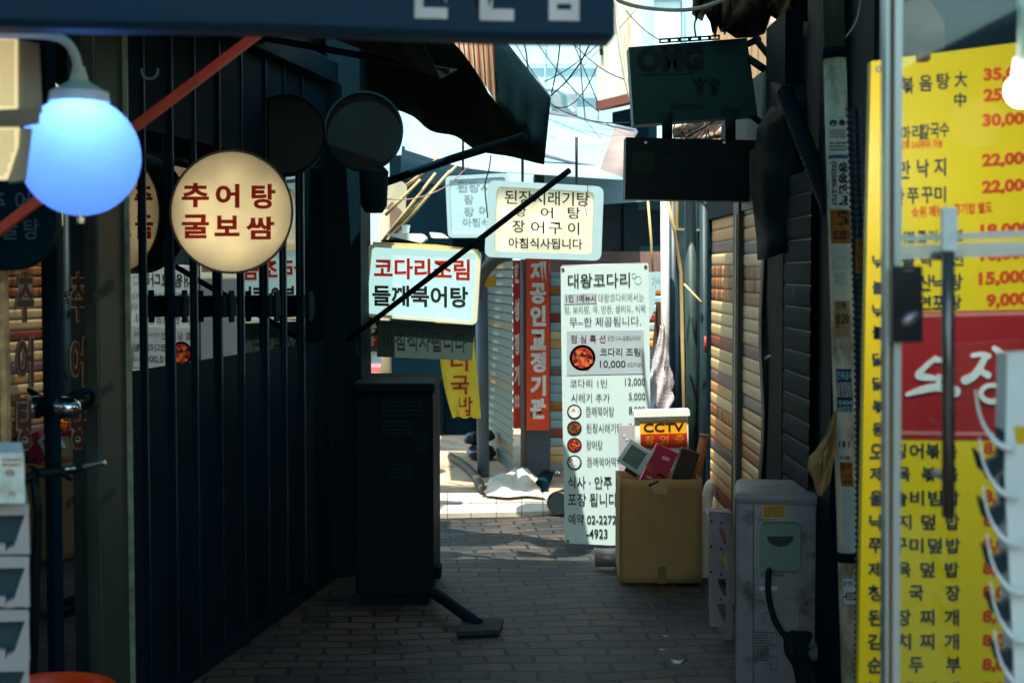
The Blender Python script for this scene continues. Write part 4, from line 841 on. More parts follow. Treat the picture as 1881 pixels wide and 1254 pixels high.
o = wrap('phone_sticker', 1520, 294, 1557, 383, STW, t); subdiv_text([('쌍성인력', (1536, 298, 1553, 378), dict(rot=True, bold=.05)), ('(02)585-2757', (1523, 298, 1533, 379), dict(rot=True, bold=.03))], o, INK)
o = wrap('orange_sticker', 1523, 386, 1560, 448, STO, t); subdiv_text([('만력', (1534, 388, 1556, 414), dict(rot=True, bold=.05)), ('5252', (1528, 424, 1557, 440), dict(bold=.03))], o, INK)
wrap('peeled_paper', 1526, 452, 1560, 496, mat('peeled_paper', '#e4dccb', .7, var=.2, dirt='#a87a4a', dirt_amt=.35), t); wrap('peeled_paper', 1529, 500, 1552, 524, mat('peeled_paper', '#fff'), t)
o = wrap('job_sticker', 1529, 552, 1556, 618, mat('sticker_tan', '#c49a6a', .6, var=.35, scale=14, dirt='#a04a18', dirt_amt=.4), t); subdiv_text([('인력', (1533, 554, 1548, 568), {}), ('020', (1533, 576, 1554, 594), {})], o, INK)
wrap('orange_scrap', 1532, 578, 1539, 602, STO, t)
o = wrap('navy_sticker', 1533, 676, 1560, 754, STN, t); bm = bmesh.new(); greek(bm, cy, 1535, 700, 1560, 728, 7, 3, off=.001); obj('small_print', bm, STW, o); subdiv_text([('건축공사', (1534, 680, 1560, 696), {}), ('0404', (1537, 733, 1560, 742), {}), ('6021', (1537, 744, 1560, 753), {})], o, WHITE)
o = wrap('maroon_sticker', 1536, 806, 1556, 842, STW, t); bm = bmesh.new(); slab(bm, cy, [(1538, 808), (1546, 808), (1556, 808), (1556, 819), (1546, 819), (1538, 819)], .0002, off=.0008); obj('maroon_field', bm, mat('sticker_maroon', '#7a1f38', .5), o); subdiv_text([('-6108', (1538, 834, 1556, 841), {})], o, INK)
o = wrap('amber_sticker', 1539, 846, 1561, 890, STO, t, .06); subdiv_text([('급구', (1541, 848, 1558, 860), {}), ('1118', (1543, 866, 1559, 874), {}), ('-6905', (1543, 877, 1560, 885), {})], o, INK)
wrap('white_patch', 1543, 890, 1580, 1008, mat('pole_white_patch', '#cdd2cc', .6, var=.2, dirt='#a8927a', dirt_amt=.2), t, .02)
o = wrap('number_sticker', 1545, 1058, 1567, 1104, STW, t); subdiv_text([('-4353', (1546, 1082, 1565, 1098), dict(bold=.02)), ('날 빨간', (1547, 1062, 1564, 1070), dict(bold=.01))], o, INK)
bm = bmesh.new(); tube(bm, curve([pc(860, 30, D - .1), pc(960, 26, D - .1), pc(1040, 20, D - .12), pc(1120, 30, D - .1), pc(1220, 34, D - .1)]), .0022, 6); obj('thin_cable', bm, WIREM, t)
# corrugated conduit
t = thing('conduit', 'black corrugated conduit running down between pole and yellow menu', 'conduit', at(1580, 1000, 4.0)); bm = bmesh.new(); hp = [at(1570 + 8 * math.sin((y - 250) / 330) + (y - 250) * .012, y, 4.05) for y in range(200, 1500, 4)]
tube(bm, hp, [.019 if i % 3 else .0245 for i in range(len(hp))], 12); obj('tube', bm, mat('conduit_black', '#1a333f', .4, spec=.5), t)
pl = Pl(1580, 450, 4.02); bm = bmesh.new(); slab(bm, pl, [(1570, 440), (1591, 438), (1591, 500), (1570, 502)], .001, off=.012); o = obj('orange_sticker', bm, STO, t)
letters(pl, [('만', (1575, 442, 1590, 456)), ('313', (1573, 468, 1590, 482)), ('급함', (1573, 486, 1590, 498))], INK, o, off=.0135, name='print')
# brown paper bag
t = thing('paper_bag', 'crumpled brown paper bag hanging on the sticker pole', 'paper bag', at(1510, 910, 4.1)); bm = bmesh.new()
prof = [(756, 1533, 1537), (790, 1518, 1536), (820, 1501, 1536), (838, 1487, 1534), (862, 1484, 1528), (885, 1494, 1524), (910, 1502, 1508)]
rows = []
for i, (y, a, b) in enumerate(prof):
    rows.append([at(a + (b - a) * k / 6, y + 6 * math.sin(k * 2.3 + i) * (0 < i < 6), 4.1 - .035 * math.sin(math.pi * k / 6) * (1 if i else .2) + .012 * math.sin(k * 3.1 + i * 2)) for k in range(7)])
sheet(bm, rows, .0015); 
for f in bm.faces: f.smooth = False
obj('bag', bm, mat('kraft_paper', '#b88e5a', .75, var=.2, bump=.3), t)

# dark junk above: tarps, pipe, brackets, signs
t = thing('hanging_tarpaulin', 'ragged black tarpaulin bundle hanging at the top right of the alley', 'tarpaulin', at(1400, 150, 6.0)); 
low = [(1272, 28), (1290, 40), (1296, 25), (1306, 44), (1312, 70), (1318, 46), (1326, 60), (1334, 58), (1350, 70), (1384, 68), (1405, 62), (1416, 30), (1432, 40), (1448, 48), (1462, 42), (1480, 60), (1500, 150), (1515, 160)]
rows = [[at(x, -60 + (y + 60) * k / 5, 6.0 - .12 * math.sin(j * 1.3 + k) - .0 * k) for j, (x, y) in enumerate(low)] for k in range(6)]
bm = bmesh.new(); sheet(bm, rows, .006); obj('cloth', bm, WIREM, t)
bm = bmesh.new()
for x0, x1, y in ((1272, 1285, 38), (1300, 1318, 60), (1322, 1340, 64)): sheet(bm, [[at(x0, -10, 5.95), at(x1, -10, 5.95)], [at(x0 + 3, y * .6, 5.93), at(x1 - 2, y * .6, 5.94)], [at((x0 + x1) / 2 - 1, y, 5.95), at((x0 + x1) / 2 + 1, y, 5.95)]], .004)
obj('rag', bm, WIREM, t)
t = thing('tarpaulin_cover', 'dark tarpaulin bulging over the top of the dark shutter', 'tarpaulin', at(1440, 400, 5.3))
rows = []
for k in range(9):
    y = 150 + k * 40; rows.append([at(x + (30 if k < 2 else 6 * math.sin(k)), y + 8 * math.sin(j + k), 5.35 - .18 * math.sin(math.pi * j / 6) + .03 * math.sin(k * 2 + j)) for j, x in enumerate((1388, 1410, 1432, 1456, 1480, 1502, 1524))])
bm = bmesh.new(); sheet(bm, rows, .006); obj('cloth', bm, TARPDK, t)
bm = bmesh.new(); sheet(bm, [[at(1400, 62, 5.9), at(1500, 62, 5.6), at(1530, 60, 5.2)], [at(1400, 160, 5.9), at(1500, 160, 5.6), at(1530, 160, 5.2)]], .006) if False else sheet(bm, [[at(1468, 40, 5.6), at(1500, 40, 5.4), at(1535, 40, 5.2)], [at(1464, 170, 5.6), at(1500, 170, 5.4), at(1535, 170, 5.2)]], .006); obj('upper_fold', bm, WIREM, t)
t = thing('duct_hose', 'dark ribbed duct slanting down towards the sticker pole', 'duct', at(1480, 300, 4.9)); hp = [at(1440 + 88 * s, 165 + 225 * s, 4.95 - .3 * s) for s in [k / 40 for k in range(41)]]; bm = bmesh.new(); tube(bm, hp, [.028 + .004 * (k % 2) for k in range(41)], 14); obj('tube', bm, TARPDK, t)
# OMG sign
t = thing('shop_sign', 'large unlit dark teal sign with OMG lettering high on the right', 'sign', at(1270, 230, 6.0)); pl = Pl(1270, 150, 6.0, yaw=0)
SG = mat('teal_sign_face', '#123840', .5, var=.12, scale=2, spec=.1); SGI = mat('teal_sign_ink', '#071e28', .5, spec=.1)
bm = bmesh.new(); slab(bm, pl, [(1155, 87), (1372, 70), (1392, 212), (1164, 230)], .12); obj('board', bm, SG, t)
letters(pl, [('OMG', (1170, 88, 1292, 134), dict(slope=-.03, bold=.06)), ('Remonoda', (1232, 187, 1296, 203), dict(bold=0, slope=-.03)), ('재활용', (1324, 198, 1356, 210), dict(slope=-.03))], SGI, t)
bm = bmesh.new()
for x in (1285, 1312):
    slab(bm, pl, circ(x, 148, 5, 12), .0005, off=.002); slab(bm, pl, [(x - 15, 145), (x - 12, 143), (x - 4, 155), (x + 4, 155), (x + 12, 143), (x + 15, 145), (x + 6, 160), (x + 6, 175), (x + 1, 175), (x, 166), (x - 1, 175), (x - 6, 175), (x - 6, 160)], .0005, off=.002)
greek(bm, pl, 1172, 136, 1275, 141, 1, 4, slope=-.03, off=.002); obj('people_emblem', bm, SGI, t)
bm = bmesh.new(); q = Pl(1265, 75, 5.98); 
xs = [1211 + 18.6 * k for k in range(7)]
for k in range(6):
    f = lambda x, y: (x, y - (x - 1211) * .062)
    ring(bm, q, [f(xs[k], 71), f(xs[k + 1], 71), f(xs[k + 1], 80), f(xs[k], 80)], [f(xs[k] + 3, 74), f(xs[k + 1] - 3, 74), f(xs[k + 1] - 3, 77.5), f(xs[k] + 3, 77.5)], .006)
bmesh.ops.remove_doubles(bm, verts=bm.verts, dist=.0002); obj('slotted_bracket', bm, BLACK, t)
bm = bmesh.new(); tube(bm, [pl.hit(1370, 80, -.06), at(1395, 72, 6.1)], .014); tube(bm, [pl.hit(1372, 100, -.05), at(1402, 126, 5.9)], .016); tube(bm, [pl.hit(1378, 205, -.06), Vector((RX + .08, 6.0, 2.05))], .014); tube(bm, [at(1386, 70, 5.95), at(1420, 112, 5.9)], .014); obj('mounting_arm', bm, BLACK, t)
# black company sign
t = thing('shop_sign', 'black unlit sign with green square emblem below the teal sign', 'sign', at(1265, 368, 5.9)); pl = Pl(1265, 310, 5.9)
bm = bmesh.new(); slab(bm, pl, [(1150, 252), (1400, 258), (1400, 370), (1148, 366)], .12); obj('board', bm, mat('black_sign_face', '#041820', .5, var=.2, spec=.1), t)
bm = bmesh.new(); slab(bm, pl, [(1162, 279), (1201, 279), (1200, 315), (1162, 315)], .0005, off=.002); obj('emblem_field', bm, mat('green_emblem', '#0d3026', .5, spec=.1), t)
bm = bmesh.new(); ring(bm, pl, [(1178, 286), (1190, 304), (1168, 304)], [(1178, 291), (1185, 301), (1173, 301)], .0005, off=.003); slab(bm, pl, [(1184, 295), (1198, 295), (1198, 297), (1184, 297)], .0005, off=.003); slab(bm, pl, [(1186, 301), (1198, 301), (1198, 303), (1186, 303)], .0005, off=.003); obj('emblem', bm, SGI, t)
letters(pl, [('(주)고려에이스관광', (1211, 285, 1356, 311))], mat('dim_sign_letters', '#0c2a36', .5, spec=.1), t)
bm = bmesh.new()
for x in (1186, 1330): tube(bm, [pl.hit(x, 262, .004), pl.hit(x, 262, -.004)], .006)
obj('screw', bm, WHITEP, t)
for q_, r_ in (([pl.hit(1395, 300, -.06), Vector((RX + .08, 5.9, 1.9))], .014), ([pl.hit(1228, 256, -.05), pl.hit(1228, 205, -.05)], .022), ([pl.hit(1345, 256, -.05), pl.hit(1345, 205, -.05)], .022)): bm = bmesh.new(); tube(bm, q_, r_); obj('mounting_arm', bm, BLACK, t)

# posts and poles between banner and shutter
def pole(nm, label, pts, r, m, cat='pole', n=12, group=None):
    t = thing(nm, label, cat, pts[0], group); bm = bmesh.new(); tube(bm, pts, r, n); obj('shaft', bm, m, t); return t
def gdown(px, d): p = at(px, 900, d); return Vector((p.x, d, -.012))
WPOST = mat('stained_white_post', '#cbd0d4', .6, var=.25, scale=12, dirt='#7a4a4a', dirt_amt=.35, dirt_scale=9, stretch=(1, 1, .3))
t = pole('post', 'stained whitish post right of the tall menu banner', [gdown(1222, 7.9), at(1222, 600, 7.9), at(1221, 366, 7.9)], .024, WPOST, 'post')
t = pole('pipe', 'dark blue downpipe behind the stained white post', [gdown(1240, 8.1), at(1236, 366, 8.1)], .032, mat('pipe_blue', '#1c3a4a', .45, var=.3, scale=6), 'pipe')
t = pole('pipe', 'dark grey green pipe beside the farther striped shutter', [gdown(1274, 7.6), at(1268, 366, 7.6)], .032, mat('pipe_greygreen', '#2c4444', .5, var=.4, scale=9), 'pipe')
t = pole('pipe', 'thin dark pipe right beside the striped shutter guide', [gdown(1296, 7.35), at(1293, 366, 7.35)], .022, mat('pipe_dark', '#1f3c44', .5, var=.4), 'pipe')
t = pole('bamboo_cane', 'long pale cane standing from the sign down to the warning board', [at(1262, 1000, 7.3), at(1254, 640, 7.3), at(1251, 500, 7.25), at(1240, 430, 7.2), at(1226, 366, 7.15)], [.009, .010, .009, .008, .007], BAMBOO, 'cane', 8)
t = pole('bamboo_cane', 'thin pale cane hanging behind the top right corner of the menu banner', [at(1201, 540, 7.8), at(1196, 440, 7.8), at(1190, 366, 7.8)], .007, BAMBOO, 'cane', 8)
t = pole('stick', 'short pale stick sticking out beside the long cane', [at(1257, 522, 7.4), at(1289, 556, 7.3)], .006, BAMBOO, 'stick', 8)
t = thing('meter_box', 'cream rimmed dark box under the black company sign', 'box', at(1270, 425, 7.9)); pl = Pl(1268, 390, 7.9); bm = bmesh.new(); slab(bm, pl, quadr([(1243, 340), (1308, 340), (1308, 422), (1243, 420)], 5), .15, off=-.01); obj('body', bm, mat('meter_dark', '#1c3c40', .5), t)
bm = bmesh.new(); slab(bm, pl, [(1241, 340), (1246, 340), (1246, 423), (1241, 423)], .1); slab(bm, pl, [(1246, 419), (1300, 421), (1300, 425), (1246, 423)], .1); obj('rim', bm, mat('meter_rim', '#a89468', .5, var=.4), t)
t = thing('plastic_bag', 'crumpled pinkish white plastic bag bundled at the stained post', 'bag', at(1212, 750, 7.75)); bm = bmesh.new()
rows = []; rn = random.Random(12); ph = [rn.uniform(0, 6) for _ in range(12)]
for k in range(31):
    y = 598 + k * 5.6; f = k / 30; hw = 4 + 22 * min(1, max(0, f * 1.5 - .12)); cx_ = 1217 - 9 * f
    rows.append([at(cx_ + hw * math.cos(a) * (1 + .14 * math.sin(3 * a + ph[0] + f * 9) + .12 * math.sin(7 * a + ph[1] - f * 14) + .08 * math.sin(11 * a + f * 31)), y + 3 * math.sin(5 * a + f * 8), 7.78 + (.03 + .05 * f) * math.sin(a) * (1 + .25 * math.sin(5 * a + f * 12))) for a in [2 * math.pi * j / 40 for j in range(41)]])
sheet(bm, rows, .002); obj('bag', bm, mat('pink_white_plastic', '#c0bac2', .35, var=.3, scale=16, bump=.6, dirt='#8a5a60', dirt_amt=.2, dirt_scale=14), t)
t = thing('paper_tag', 'small orange tag taped to the stained white post', 'tag', at(1217, 622, 7.85)); pl = Pl(1217, 606, 7.86); bm = bmesh.new(); slab(bm, pl, [(1214, 598), (1221, 597), (1220, 620), (1215, 619)], .001); obj('tag', bm, mat('tag_orange', '#f09020', .5), t)
t = thing('white_notice', 'white notice board sticking out behind the right edge of the menu banner', 'notice', at(1200, 585, 7.7)); pl = Pl(1200, 530, 7.7); bm = bmesh.new(); slab(bm, pl, [(1180, 500), (1215, 499), (1214, 532), (1204, 534), (1202, 570), (1192, 590), (1180, 590)], .006); obj('sheet', bm, WHITE, t)
letters(pl, [('가', (1197, 507, 1206, 526)), ('하', (1206, 508, 1213, 522))], mat('notice_pale_ink', '#9fb4bc', .5), t, bold=0)
t = thing('wooden_plank', 'dark brown plank leaning behind the menu banner', 'plank', at(1190, 760, 8.0)); bm = bmesh.new(); a, b = Vector((at(1180, 800, 8.0).x, 8.0, 0)), at(1216, 555, 8.0); q = (b - a).normalized(); obox(bm, a, q, Vector((0, 1, 0)), q.cross(Vector((0, 1, 0))), (0, 0, -.03), ((b - a).length, .02, .03), .002); obj('board', bm, RUST, t)

# ------------------------------------------------------------------ BACKGROUND
# white shop canopy in the sun
t = thing('canopy', 'white tarpaulin shop canopy on a tube frame behind the lightbox signs', 'canopy', at(950, 250, 9.0)); CAN = mat('white_canopy', '#7f9fa8', .6, var=.1, scale=2, dirt='#a8a8a0', dirt_amt=.1)
bm = bmesh.new(); L0 = curve([at(738, 205, 10.2), at(860, 212, 10.0), at(1010, 208, 9.7), at(1165, 240, 9.4)], 4); L1 = curve([at(744, 276, 8.9), at(860, 310, 8.8), at(1000, 322, 8.7), at(1151, 332, 8.6)], 4)
sheet(bm, [[a.lerp(b, k / 4) - Vector((0, 0, .02 * math.sin(math.pi * k / 4))) for a, b in zip(L0, L1)] for k in range(5)], .004); obj('cloth', bm, CAN, t)
bm = bmesh.new(); tube(bm, [at(1010, 208, 9.68), at(1168, 241, 9.38)], .016); tube(bm, [at(995, 284, 8.9), at(1122, 314, 8.85)], .014); tube(bm, [at(1122, 314, 8.85), at(1168, 242, 9.36)], .014); obj('frame_tube', bm, mat('tube_grey', '#8a929c', .4, metal=.5), t)
bm = bmesh.new(); sheet(bm, [[at(1128, 236, 9.3), at(1166, 243, 9.3)], [at(1100, 318, 8.75), at(1150, 333, 8.6)]], .003); obj('patch', bm, mat('canopy_patch', '#8f8480', .7, var=.25, scale=6), t)
t = thing('white_awning_board', 'white board above the dark window right of the beige lightbox', 'board', at(1100, 365, 9.2)); pl = Pl(1100, 340, 9.2); bm = bmesh.new(); slab(bm, pl, [(1000, 320), (1230, 318), (1230, 366), (1100, 376), (1000, 376)], .02); obj('board', bm, WHITE, t)
# houses at the end
t = thing('house', 'pale cyan plastered house at the end of the alley', 'house', at(1040, 500, 15)); HW = mat('pale_plaster', '#b4d6de', .8, var=.12, scale=1.2, dirt='#9fc4c8', dirt_amt=.15, dirt_scale=1.0)
x0, x1 = at(640, 0, 15).x, at(1290, 0, 15).x; bm = bmesh.new(); box(bm, (x0, 15, -.012), (x1, 19, 7)); obj('wall', bm, HW, t)
pl = Pl(1040, 150, 14.98); bm = bmesh.new(); slab(bm, pl, [(1012, 180), (1058, 178), (1058, 216), (1012, 214)], .3, off=.28); o = obj('window_unit', bm, mat('grey_unit', '#8fa3a8', .5, var=.2), t)
bm = bmesh.new(); tube(bm, curve([pl.hit(1005, 170, .35), pl.hit(1030, 178, .42), pl.hit(1036, 200, .36), pl.hit(1050, 214, .33)]), .035); obj('drain_pipe', bm, WHITE, o)
bm = bmesh.new()
for x in (1000, 1096, 1168): slab(bm, pl, [(x, -60), (x + 2, -60), (x + 2, 215), (x, 215)], .03, off=.03)
for y in (117, 172): slab(bm, pl, [(900, y), (1096, y), (1096, y + 1.5), (900, y + 1.5)], .03, off=.025)
obj('trim', bm, mat('pale_trim', '#b6d6dc', .7), t)
bm = bmesh.new(); slab(bm, pl, [(1200, 2), (1250, 2), (1250, 110), (1200, 110)], .02, off=.02); o = obj('window', bm, mat('curtained_window', '#d2eef0', .3, var=.1, scale=9, stretch=(4, 1, .2)), t)
bm = bmesh.new(); ring(bm, pl, [(1196, -2), (1256, -2), (1256, 116), (1196, 116)], [(1200, 2), (1252, 2), (1252, 112), (1200, 112)], .06, off=.05); obj('window_frame', bm, WHITE, t)
# corrugated balcony house
t = thing('house', 'upper storey clad in cream corrugated sheets with a red brown beam', 'house', at(1140, 200, 12)); bm = bmesh.new(); pl = Pl(1130, 130, 12, yaw=-28)
def corr(bm, pl, x0, x1, yt0, yt1, yb0, yb1, n, amp):
    V = []
    for i in range(n * 4 + 1):
        s = i / (n * 4); off = amp * math.sin(s * n * 2 * math.pi); x = x0 + (x1 - x0) * s
        V.append((bm.verts.new(pl.hit(x, yt0 + (yt1 - yt0) * s, off)), bm.verts.new(pl.hit(x, yb0 + (yb1 - yb0) * s, off))))
    fs = []
    for i in range(len(V) - 1):
        f = bm.faces.new((V[i][0], V[i + 1][0], V[i + 1][1], V[i][1])); f.smooth = True; fs.append(f)
    bmesh.ops.solidify(bm, geom=fs, thickness=.01)
corr(bm, pl, 1098, 1178, -30, -60, 186, 168, 14, .012); obj('cladding', bm, mat('cream_corrugated', '#b8c4bc', .5, var=.2, scale=6, dirt='#a87a58', dirt_amt=.3, dirt_scale=4, stretch=(1.5, 1.5, .15)), t)
bm = bmesh.new(); slab(bm, pl, [(1096, 187), (1180, 166), (1180, 184), (1096, 202)], .12, off=.02); obj('beam', bm, mat('red_brown_beam', '#7a4434', .6, var=.3), t)
bm = bmesh.new(); slab(bm, pl, [(1098, 200), (1180, 182), (1180, 262), (1098, 240)], .02, off=-.3); obj('soffit_shade_panel', bm, BLACK, t)  # black panel puts the shade under the beam into the colour
bm = bmesh.new(); slab(bm, pl, [(1104, 82), (1109, 82), (1109, 102), (1104, 102)], .02, off=.03); obj('vent', bm, BLACK, t)
t = thing('timber_wall', 'weathered wall of vertical boards behind the teal sign', 'wall', at(1330, 200, 9)); bm = bmesh.new(); pl = Pl(1340, 150, 9.4)
corr(bm, pl, 1308, 1430, -20, -20, 330, 330, 30, .012); obj('boards', bm, mat('weathered_boards', '#9c8c72', .7, var=.35, scale=5, dirt='#5a4436', dirt_amt=.4, dirt_scale=5, stretch=(4, 4, .25)), t)
bm = bmesh.new(); slab(bm, pl, [(1424, -20), (1475, -20), (1475, 330), (1424, 330)], .05, off=.05); obj('blue_panel', bm, mat('blue_grey_panel', '#28505e', .6, var=.3), t)
t = thing('tarpaulin_cover', 'pink tinted cloth hanging above the right end of the teal sign', 'cloth', at(1420, 110, 7.6)); bm = bmesh.new(); sheet(bm, [[at(1416, 26, 7.6), at(1432, 30, 7.5), at(1450, 40, 7.6)], [at(1412, 60, 7.6), at(1434, 70, 7.45), at(1448, 74, 7.6)], [at(1418, 94, 7.6), at(1432, 100, 7.5), at(1444, 92, 7.6)]], .004); obj('cloth', bm, mat('pinkish_cloth', '#b89a92', .7, var=.3, scale=9), t)
t = thing('foliage_sheet', 'crumpled pale plastic sheet with dry twigs between the two dark signs', 'plastic sheet', at(1300, 252, 7.2)); bm = bmesh.new(); rows = [[at(1236 + 26 * j, y0 + 9 * k + 4 * math.sin(j * 2 + k), 7.4 + .05 * math.sin(j * 1.7 + k * 2)) for j in range(5)] for k, y0 in enumerate([214, 214, 216, 218, 220])]; sheet(bm, rows, .004); obj('sheet', bm, mat('pale_crumpled', '#cfcabc', .6, var=.3, scale=14, dirt='#9a5f48', dirt_amt=.3, dirt_scale=10), t)
bm = bmesh.new(); rn = random.Random(4)
for k in range(9):
    x = 1240 + 11 * k; tube(bm, curve([at(x, 256, 7.25), at(x + rn.uniform(-10, 18), 240, 7.2), at(x + rn.uniform(0, 34), 216, 7.22)], 5), .004, 5)
obj('twigs', bm, RUST, t)
# courtyard: back walls
t = thing('back_shop', 'dark closed shop front behind the white lightbox', 'shop', at(800, 880, 12)); bm = bmesh.new(); z = Vector((0, 0, 1)); pl = Pl(800, 500, 12.2)
a, b = at(716, 500, 12.2), at(905, 500, 12.2); box(bm, (a.x, 12.2, zz(690, 12.2)), (b.x, 13.4, zz(285, 12.2))); box(bm, (at(776, 500, 12.2).x, 12.2, -.012), (b.x, 13.4, zz(690, 12.2) - .002)); obj('wall', bm, BLACK, t)
bm = bmesh.new(); slab(bm, pl, [(790, 660), (815, 660), (815, 830), (790, 830)], .05, off=.04); slab(bm, pl, [(880, 660), (900, 660), (900, 830), (880, 830)], .05, off=.04); obj('door_frame', bm, GATE, t)
t = thing('canopy', 'dark roof edge over the closed shop behind the bamboo canes', 'canopy', at(800, 330, 10.5)); bm = bmesh.new(); sheet(bm, [[at(738, 270, 11.5), at(830, 295, 11.5), at(930, 320, 11.5)], [at(735, 330, 10.4), at(820, 345, 10.4), at(930, 350, 10.4)]], .01); obj('sheet', bm, BLACK, t)
CANES = [((705, 440), (800, 318)), ((712, 430), (838, 305)), ((716, 440), (826, 314)), ((748, 340), (775, 318)), ((792, 302), (806, 290)), ((708, 395), (772, 330))]
lab = ['leftmost cane of the slanting bundle', 'longest cane of the slanting bundle', 'cane at the front of the slanting bundle', 'short cane under the black bar', 'cane tip poking above the black bar', 'thin cane beside the grey post']
for (a, b), l in zip(CANES, lab): pole('bamboo_cane', 'pale bamboo, %s left of the lightboxes' % l, [at(a[0], a[1], 8.9), at((a[0] + b[0]) / 2, (a[1] + b[1]) / 2 + 1, 8.85), at(b[0], b[1], 8.8)], [.012, .011, .008], BAMBOO, 'cane', 8, 'bamboo canes left of the lightbox signs')
t = thing('cardboard_carton', 'pale open carton standing behind the bamboo canes', 'box', at(730, 435, 9.3)); pl = Pl(728, 380, 9.3, yaw=12); bm = bmesh.new(); slab(bm, pl, [(710, 342), (736, 332), (748, 340), (742, 430), (704, 430)], .12); obj('body', bm, mat('pale_carton', '#cfd0b4', .7, var=.15), t)
bm = bmesh.new(); slab(bm, pl, [(706, 385), (720, 370), (742, 392), (738, 430), (704, 430)], .003, off=.004); obj('brown_side', bm, mat('brown_carton_side', '#8f7a74', .7, var=.3), t)
pole('post', 'round grey beige post behind the white lightbox', [gdown(712, 9.0), at(706, 385, 9.0)], .026 * 1.3, mat('beige_post', '#b0a084', .5, var=.2), 'post', 18)
t = thing('food_tray', 'white foam tray on top of the white lightbox shelf', 'tray', at(745, 445, 8.2)); bm = bmesh.new(); pl = Pl(745, 436, 8.2); slab(bm, pl, quadr([(708, 429), (776, 429), (784, 438), (774, 447), (712, 446)], 3), .16); obj('tray', bm, WHITEP, t); bm = bmesh.new(); slab(bm, pl, [(708, 440), (776, 442), (774, 452), (708, 452)], .1, off=-.03); obj('shelf', bm, BLACK, t)
t = thing('paper_cup', 'small white cup on the foam tray', 'cup', at(746, 428, 8.25)); bm = bmesh.new(); lathe(bm, [(.001, 0), (.016, 0), (.024, .045), (.024, .048), (.022, .046), (.001, .044)], at(746, 428.5, 8.28), 18); obj('cup', bm, WHITEP, t, smooth=True)
t = thing('shelf', 'dark shelf board with a white tray behind the beige lightbox', 'shelf', at(820, 450, 8.7)); pl = Pl(820, 440, 8.7); bm = bmesh.new(); slab(bm, pl, [(700, 440), (900, 436), (900, 462), (700, 458)], .2); obj('board', bm, BLACK, t); bm = bmesh.new(); slab(bm, pl, quadr([(788, 426), (812, 428), (826, 438), (792, 437)], 3), .1, off=-.02); obj('tray', bm, WHITEP, t)
# lit things far behind through the gap
t = thing('market_stall', 'pale yellow and pink stall far behind the black cabinet', 'stall', at(720, 700, 14)); pl = Pl(720, 660, 14); bm = bmesh.new(); slab(bm, pl, [(640, 684), (760, 684), (760, 760), (640, 760)], .6); obj('counter', bm, mat('stall_yellow', '#e8d678', .5, var=.1), t)
bm = bmesh.new(); slab(bm, pl, [(640, 674), (734, 674), (734, 683), (640, 683)], .5, off=-.002); obj('pink_trim', bm, mat('stall_pink', '#c8707c', .5), t)
bm = bmesh.new(); slab(bm, pl, [(734, 674), (768, 675), (768, 683), (734, 683)], .5, off=-.002); slab(bm, pl, [(716, 656), (772, 656), (772, 672), (716, 672)], .4); obj('white_crate', bm, WHITE, t)
bm = bmesh.new(); slab(bm, pl, [(600, 560), (900, 560), (900, 655), (600, 655)], .1, off=-.9); slab(bm, pl, [(600, 655), (645, 655), (645, 760), (600, 760)], .1, off=-.9); obj('dark_back', bm, BLACK, t)
# yellow hanging banner
t = thing('banner', 'curled yellow banner with red vertical lettering hanging beside the grey post', 'banner', at(850, 770, 9.6)); bm = bmesh.new()
Yb = [(585, 800, 868), (640, 806, 872), (680, 811, 876), (710, 816, 879), (735, 822, 881), (768, 832, 884)]
def yb(px, py):
    return 9.6 + .04 * math.sin((px - 800) / 26 + py / 60) - (.05 if (py > 700 and px < 845) else 0) * (py - 700) / 60
rows = [[at(a + (b - a) * j / 8, y - (3 if j in (1, 2, 5) and i == 5 else 0), yb(a + (b - a) * j / 8, y)) for j in range(9)] for i, (y, a, b) in enumerate(Yb)]
sheet(bm, rows, .003); obj('cloth', bm, mat('yellow_banner_cloth', '#e2cc38', .6, var=.1), t)
class YPl:
    n = Vector((0, -1, 0))
    def hit(s, px, py, off=0.0): return at(px, py, yb(px, py) - off - .004)
letters(YPl(), [('더', (828, 645, 860, 682)), ('국', (828, 690, 862, 724)), ('밥', (844, 728, 868, 764))], mat('banner_red_ink', '#a8341c', .6), t, off=.004, bold=.02)
pole('post', 'grey steel post with a light patch beside the yellow banner', [gdown(888, 9.8), at(884, 480, 9.8)], .042, mat('grey_post', '#5a6a78', .45, var=.35, scale=6, stretch=(1, 1, .4)), 'post', 16)
t = thing('duct_hose', 'grey corrugated duct bending above the orange box behind the lightboxes', 'duct', at(890, 500, 9.2)); bm = bmesh.new(); hp = curve([at(935, 468, 9.0), at(915, 474, 9.1), at(896, 490, 9.2), at(882, 515, 9.3), at(876, 545, 9.4)], 10); tube(bm, hp, [.036 + .005 * (i % 2) for i in range(len(hp))], 14); obj('tube', bm, mat('duct_grey', '#4a4e4c', .5), t)
t = thing('orange_box', 'small orange box under the bend of the grey duct', 'box', at(895, 527, 9.5)); pl = Pl(895, 515, 9.5); bm = bmesh.new(); slab(bm, pl, [(878, 510), (911, 505), (911, 526), (878, 527)], .1); obj('body', bm, mat('box_orange', '#e09a1c', .5), t)
